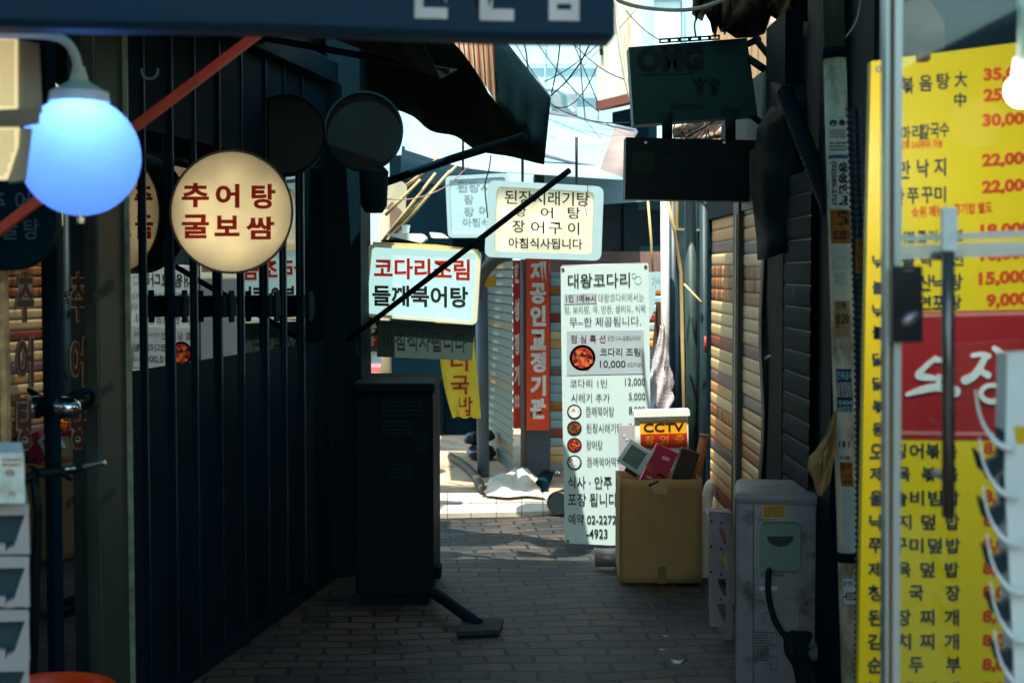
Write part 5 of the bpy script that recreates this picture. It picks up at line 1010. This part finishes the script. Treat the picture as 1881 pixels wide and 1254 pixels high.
# corrugated side shutter receding, red strip, post, red sign, coloured shutter
t = thing('roller_shutter', 'dim ribbed shutter receding left of the narrow red striped sign', 'shutter', at(925, 870, 10)); bm = bmesh.new(); a, b = at(893, 850, 11.2), at(944, 850, 9.9); z = -.012
ux = Vector((b.x - a.x, b.y - a.y, 0)); nn = Vector((ux.y, -ux.x, 0)).normalized(); nn = nn if nn.x < 0 or nn.y < 0 else -nn
k = 0
while z < 1.9:
    V = [bm.verts.new(Vector((p.x, p.y, z + q)) + nn * o_) for p, q, o_ in ((a, 0, .012), (b, 0, .012), (b, .05, 0), (a, .05, 0))]; f = bm.faces.new(V); f.material_index = 1 if k % 7 == 3 else 0
    V = [bm.verts.new(Vector((p.x, p.y, z + q)) + nn * o_) for p, q, o_ in ((a, .05, 0), (b, .05, 0), (b, .062, .012), (a, .062, .012))]; bm.faces.new(V)
    z += .062; k += 1
obj('slats', bm, [mat('dim_slats', '#4f5e58', .5, var=.35, scale=6), mat('dim_slats_brown', '#6b5a34', .5, var=.35)], t)
t = thing('red_sign', 'narrow red striped vertical sign on the corner post', 'sign', at(950, 785, 9.8)); pl = Pl(950, 630, 9.8); bm = bmesh.new(); slab(bm, pl, [(942, 478), (957, 478), (957, 787), (943, 787)], .02); obj('board', bm, mat('sign_red', '#c42420', .5, var=.12), t)
letters(pl, [('한', (945, 484, 954, 520)), ('성', (945, 548, 954, 590)), ('정', (945, 612, 954, 652)), ('기', (945, 670, 954, 708)), ('ㅇㅇ', (946, 724, 954, 750))], mat('sign_white_letters', '#f2ece6', .5), t, bold=.06)
pole('post', 'square grey steel corner post between the two red signs', [gdown(962, 9.75), at(962, 476, 9.75)], .022, mat('grey_square_post', '#70645f', .45, var=.3, scale=7, stretch=(1, 1, .3)), 'post', 4)
t = thing('red_sign', 'orange red vertical sign with large white lettering', 'sign', at(990, 790, 9.7)); pl = Pl(990, 640, 9.7); bm = bmesh.new(); slab(bm, pl, [(967, 474), (1010, 474), (1009, 790), (967, 790)], .025); obj('board', bm, mat('sign_orange_red', '#e84a22', .5, var=.06), t)
letters(pl, vertical('제공인교정기관', 974, 1003, (499, 539, 580, 624, 665, 708, 750), 38), mat('sign_white_letters', '#fff'), t, bold=.055)
t = thing('pillar', 'dark grey blue wall base under the orange red sign', 'pillar', at(990, 875, 9.75)); a, b = at(966, 800, 9.75), at(1011, 800, 9.75); bm = bmesh.new(); box(bm, (a.x, 9.75, -.012), (b.x, 10.1, 1.6)); obj('shaft', bm, mat('blue_grey_base', '#4a525e', .5, var=.3, scale=5, stretch=(1, 1, .4)), t)
t = thing('roller_shutter', 'white shutter with coloured slats between red sign and menu banner', 'shutter', at(1040, 870, 9.9)); SEQF = ['beige', 'cream', 'fw', 'red', 'fw', 'fw', 'orange', 'fw', 'fw', 'fw', 'purple', 'fw', 'fw']
SL['fw'] = mat('slat_white', '#a4c0c4', .5, var=.08); a = at(1008, 800, 9.9); shutter(Vector((a.x, 9.9, -.012)), Vector((1, 0, 0)), 1.1, .12, 1.62, Vector((0, -1, 0)), SEQF, .062, t)
bm = bmesh.new(); box(bm, (a.x, 9.86, -.012), (a.x + 1.1, 9.95, .125)); obj('bottom_rail', bm, STEEL, t)
bm = bmesh.new(); box(bm, (a.x - .1, 9.88, 1.62), (a.x + 1.2, 10.6, 2.15)); obj('head_box', bm, mat('head_box_dark', '#163640', .6, var=.4), t)
bm = bmesh.new(); b = at(1016, 868, 9.8); tube(bm, [at(1014, 870, 9.84), at(1028, 868, 9.84)], .02); obj('handle', bm, CHROME, t)
# dark window strip right of beige box
t = thing('shop_window', 'dark shop window with brown sill behind the menu banner top', 'window', at(1150, 480, 9.3)); pl = Pl(1150, 420, 9.3); bm = bmesh.new(); slab(bm, pl, [(1090, 366), (1320, 366), (1320, 462), (1090, 462)], .05); obj('pane', bm, mat('dark_window', '#0f2c34', .3, var=.3), t)
bm = bmesh.new(); slab(bm, pl, [(1010, 462), (1320, 462), (1320, 500), (1010, 500)], .08, off=.01); obj('sill', bm, mat('brown_sill', '#8a6e68', .6, var=.3), t)
bm = bmesh.new(); slab(bm, pl, [(1140, 376), (1146, 376), (1146, 462), (1140, 462)], .01, off=.012); obj('mullion', bm, BLACK, t)
# right back wall closing the alley behind the poles
t = thing('back_wall', 'dark wall behind the row of pipes', 'wall', (1.3, 8.4, 0)); bm = bmesh.new(); box(bm, (at(1228, 800, 8.4).x, 8.4, -.012), (2.2, 8.6, 1.75)); obj('wall', bm, mat('dark_back_wall', '#20424a', .6, var=.5, scale=6, dirt='#5a4030', dirt_amt=.2), t)
# courtyard concrete apron and junk
tag(obj('concrete_apron', sheet(bmesh.new(), [[atg(760, 905, .004), atg(1040, 903, .004)], [atg(770, 880, .035), atg(1050, 882, .03)], [atg(770, 850, .05), atg(1050, 850, .05)], [Vector((-1.2, 14.9, .05)), Vector((.9, 14.9, .05))]], 0), mat('worn_concrete', '#bda488', .85, var=.35, scale=2.5, dirt='#5f5548', dirt_amt=.35, dirt_scale=1.8, bump=.4)), kind='structure')
bm = bmesh.new(); rk = random.Random(3); kx = 735
while kx < 1040:
    k2 = kx + rk.uniform(38, 52)
    for ya, yb in ((944, 926), (925.3, 906)):
        q = [atg(kx + .6, ya - (kx - 735) * .02, .006), atg(k2 - .6, ya - (k2 - 735) * .02, .006), atg(k2 - .6, yb - (k2 - 735) * .01, .01), atg(kx + .6, yb - (kx - 735) * .01, .01)]
        v0 = [bm.verts.new(p) for p in q]; v1 = [bm.verts.new(p - Vector((0, 0, .03))) for p in q]; bm.faces.new(v0)
        for i in range(4): bm.faces.new((v0[i], v1[i], v1[(i + 1) % 4], v0[(i + 1) % 4]))
    kx = k2
bmesh.ops.recalc_face_normals(bm, faces=bm.faces); tag(obj('kerb_stones', bm, mat('pale_kerb', '#c6c0b2', .7, var=.2, scale=4, dirt='#8a8478', dirt_amt=.2, dirt_scale=3)), kind='structure')
t = thing('cement_mound', 'pale lumpy cement mound on the courtyard concrete beside the black pipe end', 'cement mound', atg(945, 895)); bm = bmesh.new(); c = atg(945, 893, .03); rows = []
for i in range(19):
    row = []
    for j in range(31):
        u, v = j / 30 * 2 - 1, i / 18 * 2 - 1; e = max(0, 1 - abs(u) ** 3.2) * max(0, 1 - abs(v) ** 2.6)
        row.append(Vector((c.x + .19 * u + .02 * math.sin(v * 4), c.y + .42 * v + .03 * math.sin(u * 5), .03 + (.085 + .02 * math.sin(u * 5 + v * 3) + .012 * math.sin(u * 11 - v * 7) + .006 * math.sin(u * 23 + v * 17)) * e)))
    rows.append(row)
sheet(bm, rows, 0); obj('mound', bm, mat('pale_cement', '#cfcabb', .8, var=.2, scale=6, dirt='#a08050', dirt_amt=.35, dirt_scale=5, bump=.6), t)
t = thing('drain_pipe', 'short black pipe end lying beside the bleached sheet', 'pipe', atg(993, 905)); bm = bmesh.new(); c = atg(993, 906); tube(bm, [c + Vector((0, .0, .045)), c + Vector((.05, .5, .045))], .045, 18); obj('tube', bm, BLACK, t)
t = thing('hose', 'dark hose lying across the courtyard concrete', 'hose', atg(880, 895)); bm = bmesh.new(); tube(bm, curve([atg(828, 838, .08), atg(850, 852, .075), atg(872, 872, .065), atg(888, 900, .04)]), .028, 10); obj('tube', bm, mat('hose_dark', '#4a463e', .7, var=.3), t)
for i, (x, y, r, l) in enumerate(((884, 830, .11, 'larger glossy dark bag slumped below the yellow banner'), (866, 805, .06, 'small dark bag piled left on the larger bag'), (896, 800, .055, 'small dark bag piled right on the larger bag'))):
    t = thing('rubbish_bag', l, 'bag', at(x, y, 10.6), 'dark bags below the yellow banner'); bm = bmesh.new(); bmesh.ops.create_icosphere(bm, subdivisions=4, radius=r); rn = random.Random(i)
    for v in bm.verts: v.co *= 1 + .16 * math.sin(v.co.x * 34 + i) * math.sin(v.co.z * 41 + v.co.y * 22); v.co.z *= .62 if i == 0 else .8
    bmesh.ops.translate(bm, verts=bm.verts, vec=at(x, y, 10.6)); obj('bag', bm, mat('dark_bag_plastic', '#232c3e', .2, var=.3, spec=.8), t, smooth='all')
t = thing('pipe_end', 'dark round pipe lying at the left foot of the menu banner', 'pipe', atg(1028, 940)); bm = bmesh.new(); c = atg(1030, 945); tube(bm, [c + Vector((-.02, 0, .07)), c + Vector((.14, .35, .07))], .07, 20); obj('tube', bm, mat('dark_pipe', '#1b2930', .5), t)
for i, (x, y, s) in enumerate(((1247, 1212, 1.0), (1223, 1166, .4), (1218, 1191, .35))):
    t = thing('paper_scrap', ('larger folded white paper scrap on the dark paving', 'small white scrap nearest the cardboard box', 'thin white scrap between the other two')[i], 'litter', atg(x, y), 'white paper scraps on the paving'); bm = bmesh.new()
    sheet(bm, [[atg(x - 17 * s, y - 3 * s, .012), atg(x, y + 1 * s, .004 + .02 * s), atg(x + 16 * s, y - 5 * s, .02 * s)], [atg(x - 13 * s, y + 6 * s, .004), atg(x - 2 * s, y + 7 * s, .006), atg(x + 8 * s, y + 6 * s, .004)]], .0008); obj('paper', bm, mat('scrap_paper', '#ece8e2', .7, var=.1), t)

# ------------------------------------------------------------------ WIRES and tubes overhead
def wire(nm, label, pts, r, m, cat='cable'):
    o = thing(nm, label, cat, pts[0], 'cables over the alley'); bm = bmesh.new(); tube(bm, pts, r, 6); obj('strand', bm, m, o)
WW = mat('white_cable', '#e2ddd0', .5, var=.15)
wire('cable', 'thick white hose looping along the top edge over the teal sign', curve([at(1128, -6, 5.4), at(1142, 4, 5.4), at(1180, 14, 5.4), at(1240, 19, 5.4), at(1290, 14, 5.4), at(1345, -6, 5.4)]), .0075, WW)
wire('cable', 'white cable hanging down to the left corner of the teal sign', curve([at(1130, 0, 6.9), at(1135, 60, 6.9), at(1150, 150, 6.9), at(1163, 200, 6.9), at(1165, 232, 6.9)]), .0085, WW)
wire('cable', 'black wire curving down to the tip of the dark awning', curve([at(1085, 78, 8), at(1066, 115, 8), at(1040, 150, 8), at(1012, 176, 8)]), .0045, WIREM)
wire('cable', 'steep black wire dropping to the tip of the dark awning', curve([at(1029, 76, 8), at(1024, 120, 8), at(1013, 172, 8)]), .004, WIREM)
wire('cable', 'thin black wire crossing the pale house wall vertically', curve([at(1065, 76, 10), at(1068, 140, 10), at(1075, 220, 10)]), .004, WIREM)
wire('cable', 'pair of dark wires beside the dark awning flap', curve([at(962, 76, 9), at(967, 100, 9), at(970, 130, 9)]), .005, WIREM)
wire('cable', 'thin grey wire rising to the right over the pale house', sag(at(1016, 172, 9), at(1175, 10, 9), .02), .0025, INKG)
wire('cable', 'fine grey wire slanting down across the pale house', sag(at(985, 70, 11), at(1062, 178, 11), .0), .0025, INKG)
wire('cable', 'pinkish wire sagging past the faded lightbox', curve([at(710, 366, 7.9), at(760, 365, 7.9), at(815, 345, 7.9), at(862, 305, 7.9)]), .0032, mat('pink_wire', '#a88a88', .5))
wire('cable', 'thin wire hanging before the left edge of the beige lightbox', curve([at(902, 285, 7.6), at(898, 312, 7.6), at(891, 340, 7.6), at(893, 372, 7.6), at(896, 400, 7.6)]), .0035, WIREM)
wire('cable', 'thin brown wires dangling over the right end of the beige lightbox', curve([at(1070, 325, 7.8), at(1080, 345, 7.8), at(1074, 375, 7.8), at(1078, 396, 7.8)]), .002, RUST)
wire('cable', 'white wire hook dangling above the sticker pole', curve([at(1530, 5, 4.3), at(1533, 50, 4.3), at(1535, 72, 4.3), at(1528, 92, 4.3)]), .003, WW)
wire('cable', 'thin pale wire curving beside the glass door frame', curve([at(1581, 0, 4.2), at(1572, 40, 4.2), at(1552, 70, 4.2), at(1530, 92, 4.2)]), .002, WW)
wire('cable', 'black wire rising behind the slotted bracket', curve([at(1278, 68, 6.4), at(1276, 45, 6.4), at(1283, 20, 6.4), at(1288, -5, 6.4)]), .004, WIREM)
wire('cable', 'dark cable slanting between the two dark signs', [at(1262, 252, 6.9), at(1285, 238, 6.9), at(1312, 222, 6.9)], .006, WIREM)

for (a, b, sg, l) in (((975, 60), (1100, 205), .05, 'slack thin wire from the fascia down to the corrugated house'), ((1000, 150), (1110, 70), .03, 'thin wire rising from the awning tip towards the corrugated house'), ((1010, 190), (1098, 120), .12, 'deep sagging wire low across the pale house wall'),
    ((945, 76), (1012, 178), .02, 'dark wire running along the edge of the awning flap'), ((1045, 70), (1168, 150), .06, 'slack wire running to the left edge of the teal sign'), ((1018, 196), (1155, 225), .04, 'wire sagging just above the white canopy tube'), ((1150, 20), (1212, 74), .02, 'short wire slanting down to the slotted bracket'), ((1052, 76), (1098, 188), .0, 'straight dark wire slanting to the red brown beam')):
    wire('cable', l, sag(at(a[0], a[1], 9.5), at(b[0], b[1], 9.2), sg), .0038, WIREM)

# ------------------------------------------------------------------ RIGHT FOREGROUND
# menu board
t = thing('menu_board', 'large yellow menu board with red prices behind the glass door', 'menu board', at(1740, 1254, 3.3)); pl = Pl(1740, 620, 3.3)
bm = bmesh.new(); slab(bm, pl, [(1600, 113), (1842, 82), (1990, 62), (1990, 1640), (1570, 1640), (1577, 1254), (1590, 560)], .03); obj('board', bm, YEL, t)
bm = bmesh.new(); slab(bm, pl, [(1632, 574), (1990, 566), (1990, 810), (1630, 805)], .004, off=.004); RED = mat('menu_red_panel', '#a8121e', .4, var=.06, spec=.45); o = obj('red_panel', bm, RED, t)
bm = bmesh.new(); slab(bm, pl, [(1632, 576), (1990, 568), (1990, 576), (1632, 584)], .001, off=.0055); slab(bm, pl, [(1630, 790), (1990, 795), (1990, 802), (1630, 797)], .001, off=.0055); obj('panel_border', bm, mat('panel_pink_line', '#d07a78', .5), o)
def strokes(bm, pl, L, off, grow=0.0):
    k = 0
    for pts, ws in L:
        P = curve([Vector((p[0], p[1], 0)) for p in pts], 6); n = len(P)
        for i, p in enumerate(P):
            f = i / (n - 1) * (len(ws) - 1); j = min(int(f), len(ws) - 2) if len(ws) > 1 else 0
            wd = (ws[j] + (ws[j + 1] - ws[j]) * (f - j) if len(ws) > 1 else ws[0]) / 2 + grow
            fa = bm.faces.new([bm.verts.new(pl.hit(x, y, off + k * 2e-5)) for x, y in circ(p.x, p.y, wd, 16)]); fa.normal_update(); k += 1
            if fa.normal.dot(pl.n) < 0: fa.normal_flip()
    return bm
BR = [([(1716, 657), (1700, 670), (1684, 688), (1700, 692), (1716, 694)], [9, 11, 14, 10]), ([(1712, 660), (1732, 662), (1744, 675), (1738, 688), (1722, 694)], [9, 12, 13, 10]), ([(1722, 690), (1720, 712)], [9, 9]),
      ([(1664, 723), (1690, 715), (1716, 710), (1736, 712), (1751, 718)], [8, 14, 15, 17, 21]), ([(1784, 652), (1800, 650), (1812, 653)], [9, 10, 11]), ([(1806, 656), (1794, 678), (1784, 690), (1770, 697)], [12, 14, 15, 17]),
      ([(1794, 674), (1804, 684), (1811, 688)], [9, 12, 13]), ([(1823, 639), (1834, 650), (1838, 672), (1838, 704)], [10, 14, 14, 11]), ([(1840, 668), (1856, 664)], [9, 8]),
      ([(1818 + 20 * math.cos(R(a)), 721 + 15 * math.sin(R(a))) for a in range(-90, 280, 30)], [9, 11, 10, 9])]
bm = bmesh.new(); strokes(bm, pl, BR, .0065, 2.0); obj('letter_halo', bm, mat('panel_halo_red', '#d83a30', .5), o)
bm = bmesh.new(); strokes(bm, pl, BR, .012); obj('brush_lettering', bm, mat('panel_white_letters', '#ecf2f0', .4), o)
NAVY = mat('menu_navy_ink', '#1f2c44', .5)
it = []
def row(chars, y, h=34, w=30, sl=0.0):
    for c, x in chars: it.append((c, (x, y - h / 2 + sl * (x - 1700), x + w, y + h / 2 + sl * (x - 1700))))
row([('볶', 1654), ('음', 1688), ('탕', 1720), ('大', 1752)], 152, 30, 24, -.11); row([('中', 1752)], 184, 26, 22)
row([('마', 1655), ('리', 1675), ('칼', 1690), ('국', 1708), ('수', 1726)], 241, 28, 17, -.1); row([('만', 1650), ('낙', 1684), ('지', 1715)], 308, 34, 22, -.08); row([('판', 1640), ('쭈', 1666), ('꾸', 1692), ('미', 1716)], 358, 30, 21, -.06)
row([('어', 1646), ('불', 1664), ('고', 1684), ('기', 1704), ('2', 1738), ('분', 1752)], 434, 22, 17, -.04); row([('낙', 1690), ('전', 1745), ('골', 1656)], 478, 24, 24, -.04); row([('산', 1686), ('낙', 1712), ('탕', 1742)], 519, 30, 26, -.03); row([('연', 1686), ('포', 1712), ('탕', 1742)], 556, 26, 24, -.02)
row([('오', 1597), ('징', 1638), ('어', 1670), ('볶', 1700), ('음', 1732)], 828, 28, 26); row([('제', 1597), ('육', 1646), ('볶', 1692), ('음', 1734)], 870, 27, 26); row([('올', 1597), ('솔', 1640), ('비', 1671), ('빔', 1704), ('밥', 1736)], 914, 28, 26)
row([('낙', 1596), ('지', 1648), ('덮', 1692), ('밥', 1736)], 958, 28, 26); row([('쭈', 1595), ('꾸', 1640), ('미', 1670), ('덮', 1704), ('밥', 1737)], 1001, 28, 26); row([('제', 1594), ('육', 1647), ('덮', 1690), ('밥', 1735)], 1045, 28, 26); row([('청', 1594), ('국', 1669), ('장', 1736)], 1088, 29, 27)
row([('된', 1594), ('장', 1646), ('찌', 1689), ('개', 1734)], 1133, 30, 27); row([('김', 1593), ('치', 1646), ('찌', 1689), ('개', 1734)], 1177, 30, 27); row([('순', 1593), ('두', 1669), ('부', 1737)], 1220, 30, 27); row([('부', 1593), ('대', 1650), ('찌', 1692), ('개', 1735)], 1266, 30, 27)
for c, y in zip('낚불낚불1닭닭볶동', (480, 528, 570, 610, 610, 660, 704, 746, 788)):
    if c != '1': it.append((c, (1602, y - 12, 1624, y + 12)))
it.append(('1', (1606, 600, 1614, 622)))
letters(pl, it, NAVY, t, bold=.025)
RI = INKO
pr = [('35,000', 1806, 140), ('25,000', 1806, 178), ('30,000', 1804, 224), ('22,000', 1803, 297), ('22,000', 1803, 346), ('18,000', 1800, 426), ('16,000', 1800, 470), ('15,000', 1797, 514), ('9,000', 1811, 554)]
letters(pl, [(s_, (x, y - 14, x + (94 if len(s_) > 5 else 78), y + 14), dict(slope=-.06, bold=.05)) for s_, x, y in pr] + [('8,000', (1806 - .3 * k, 811 + 44 * k, 1880, 838 + 44 * k), dict(bold=.05)) for k in range(11)]
    + [('오후 5시부터 가능', (1652, 259, 1731, 276), dict(bold=.03, slope=-.05)), ('☆위 메뉴는 공기밥 별도', (1672, 378, 1822, 402), dict(bold=.03, slope=-.07))], RI, t, name='price_lettering')
bm = bmesh.new(); ring(bm, pl, circ(1614, 128, 6, 16), circ(1614, 128, 3, 16), .003, off=.004); obj('eyelet', bm, STEEL, t)
bm = bmesh.new(); slab(bm, pl, quadr([(1682, 98), (1704, 96), (1705, 114), (1683, 116)], 4), .02, off=.02); bmesh.ops.create_uvsphere(bm, u_segments=12, v_segments=8, radius=.011, matrix=Matrix.Translation(pl.hit(1693, 98, .014))); obj('clip', bm, RUST, t)
# dark interior wall behind the menu
t = thing('shop_wall', 'dark wall with a brown metal box above the yellow menu', 'wall', (1.4, 3.5, 0)); bm = bmesh.new(); box(bm, (at(1626, 0, 3.55).x, 3.55, -.012), (2.6, 3.6, 3.2)); obj('wall', bm, mat('shop_wall_dark', '#1c3d4c', .6, var=.3), t)
pl2 = Pl(1700, 50, 3.5); bm = bmesh.new(); slab(bm, pl2, [(1660, 8), (1700, -12), (1735, 40), (1735, 100), (1660, 96)], .04); obj('metal_box', bm, mat('brown_metal', '#6a5a58', .5, var=.4, scale=6), t)
# glass door
D = 2.5; pl = Pl(1740, 620, D)
t = thing('shop_entrance', 'glass shop door with pale metal frame, black lock and long bar handle', 'door', at(1640, 1254, D)); ALU = mat('aluminium_frame', '#c2ccca', .35, metal=.55, var=.12, scale=6, stretch=(1, 1, .1))
bm = bmesh.new(); slab(bm, pl, [(1628, -200), (1635, -200), (1630, 2010), (1626, 2010)], .035); slab(bm, pl, [(1645, -200), (1659, -200), (1650, 2010), (1637, 2010)], .035); obj('stile', bm, ALU, t)
bm = bmesh.new(); slab(bm, pl, [(1635, -200), (1645, -200), (1637, 2010), (1630, 2010)], .02, off=-.01); obj('gasket', bm, mat('brown_gasket', '#7a5a40', .5, var=.25), t)
bm = bmesh.new(); slab(bm, pl, [(1654, -200), (1990, -200), (1990, 2005), (1644, 2005)], .006, off=-.015); obj('pane', bm, clear_glass('door_glass'), t)
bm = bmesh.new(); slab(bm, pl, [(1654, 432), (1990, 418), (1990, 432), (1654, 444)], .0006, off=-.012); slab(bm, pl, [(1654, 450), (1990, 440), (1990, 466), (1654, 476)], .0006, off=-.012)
fm = bpy.data.materials.new('painted_tube_reflection'); fm.use_nodes = True; n_ = fm.node_tree; n_.nodes.clear(); o_ = n_.nodes.new('ShaderNodeOutputMaterial'); mx_ = n_.nodes.new('ShaderNodeMixShader'); mx_.inputs[0].default_value = .62
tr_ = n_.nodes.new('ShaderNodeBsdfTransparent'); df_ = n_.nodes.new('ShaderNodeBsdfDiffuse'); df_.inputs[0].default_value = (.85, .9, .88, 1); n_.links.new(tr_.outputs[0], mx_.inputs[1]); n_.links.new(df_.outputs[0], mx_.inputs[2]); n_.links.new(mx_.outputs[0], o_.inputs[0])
obj('tube_reflection_band', bm, fm, t)  # pale bands on the pane stand in for a tube lamp's reflection
bm = bmesh.new(); slab(bm, pl, quadr([(1631, 488), (1687, 489), (1688, 627), (1632, 628)], 5), .05, off=.025); o = obj('lock_box', bm, mat('lock_black', '#06121a', .2, spec=.6), t)
bm = bmesh.new(); b2 = bmesh.new(); bmesh.ops.create_uvsphere(b2, u_segments=20, v_segments=12, radius=1); b2.transform(Matrix.Translation(pl.hit(1663, 584, .03)) @ Matrix.Rotation(R(-35), 4, 'Y') @ Matrix.Diagonal((.019, .008, .011, 1))); merge(bm, b2); obj('thumb_turn', bm, mat('turn_grey', '#8a8088', .25, metal=.6), o, smooth='all')
bm = bmesh.new(); slab(bm, pl, [(1652, 495), (1670, 495), (1670, 498), (1652, 498)], .0005, off=.0265); obj('maker_plate', bm, INKG, o)
bm = bmesh.new(); tube(bm, [pl.hit(1722, 386, .06), pl.hit(1723, 938, .06)], 11.5 / F * D, 16); obj('bar_handle', bm, mat('handle_steel', '#6f6a66', .22, metal=.7, var=.1), t)
bm = bmesh.new(); tube(bm, [pl.hit(1722, 470, .06), pl.hit(1722, 470, -.015)], .008); tube(bm, [pl.hit(1723, 870, .06), pl.hit(1723, 870, -.015)], .008); obj('handle_stud', bm, STEEL, t)
bm = bmesh.new(); slab(bm, pl, quadr([(1708, 384), (1734, 384), (1734, 462), (1708, 462)], 6), .012, off=.075); obj('painted_handle_reflection', bm, WHITEP, t)  # white plate paints the bright reflection on the upper handle
# white rack at the right edge
D = 2.35; pl = Pl(1860, 900, D)
t = thing('plastic_rack', 'white moulded rack with curved hooks and black wedges at the right edge', 'rack', at(1870, 1254, D)); WR = mat('white_rack_plastic', '#e8eeea', .35, var=.1)
bm = bmesh.new(); slab(bm, pl, [(1850, 650), (1990, 640), (1990, 2105), (1890, 2105), (1862, 1200), (1846, 880)], .05); obj('upright', bm, WR, t)
bm = bmesh.new()
for k in range(6):
    y = 768 + 88 * k; x = 1792 + 7 * k
    tube(bm, curve([pl.hit(x, y - 52, .0), pl.hit(x + 3, y - 14, .008), pl.hit(x + 14, y + 18, .014), pl.hit(x + 34, y + 44, .02), pl.hit(x + 62, y + 54, .015)], 6), [.0016 + .00012 * i + .0028 * max(0, (i - 12) / 12) for i in range(25)], 10)
obj('hook', bm, WR, t)
bm = bmesh.new()
for k in range(6):
    y = 846 + 88 * k; x = 1797 + 8 * k
    slab(bm, pl, quadr([(x, y - 14), (x + 18, y + 8), (x + 40, y - 6), (x + 44, y - 50), (x + 56, y - 36), (x + 54, y - 4), (x + 26, y + 30), (x + 10, y + 18)][0:4], 1) if False else [(x - 4, y - 22), (x + 18, y + 2), (x + 41, y - 10), (x + 40, y - 60), (x + 56, y - 48), (x + 58, y + 2), (x + 30, y + 34), (x + 6, y + 16)], .02, off=-.005)
obj('wedge', bm, mat('wedge_black', '#0d2a38', .4), t)
bm = bmesh.new(); slab(bm, pl, [(1862, 782), (1990, 782), (1990, 815), (1866, 815)], .001, off=.0015); obj('yellow_label', bm, mat('rack_yellow', '#e0b81c', .5), t)
# white globe lamp, lit
D = 2.7
t = thing('globe_lamp', 'lit white globe lamp at the top right edge', 'lamp', at(1878, 165, D)); bm = bmesh.new(); c = at(1878, 166, D); bmesh.ops.create_uvsphere(bm, u_segments=32, v_segments=20, radius=32 / F * D); bmesh.ops.translate(bm, verts=bm.verts, vec=c); obj('globe', bm, mat('lit_white_globe', '#f4fbff', .3, emit=2.0, var=.02), t, smooth='all')
bm = bmesh.new(); lathe(bm, [(.014, 0), (.02, .0), (.018, .03), (.012, .035), (.012, .3), (.001, .3)], c + Vector((0, 0, 29 / F * D)), 20); obj('stem', bm, LAMPW, t)
l = bpy.data.lights.new('globe_lamp_light', 'POINT'); l.energy = 3.9; l.shadow_soft_size = .05; l.color = (1, .93, .75); lo = bpy.data.objects.new('bulb', l); C.objects.link(lo); lo.location = c + Vector((-.09, -.02, -.06)); lo.parent = t; lo.matrix_parent_inverse = inv(t)
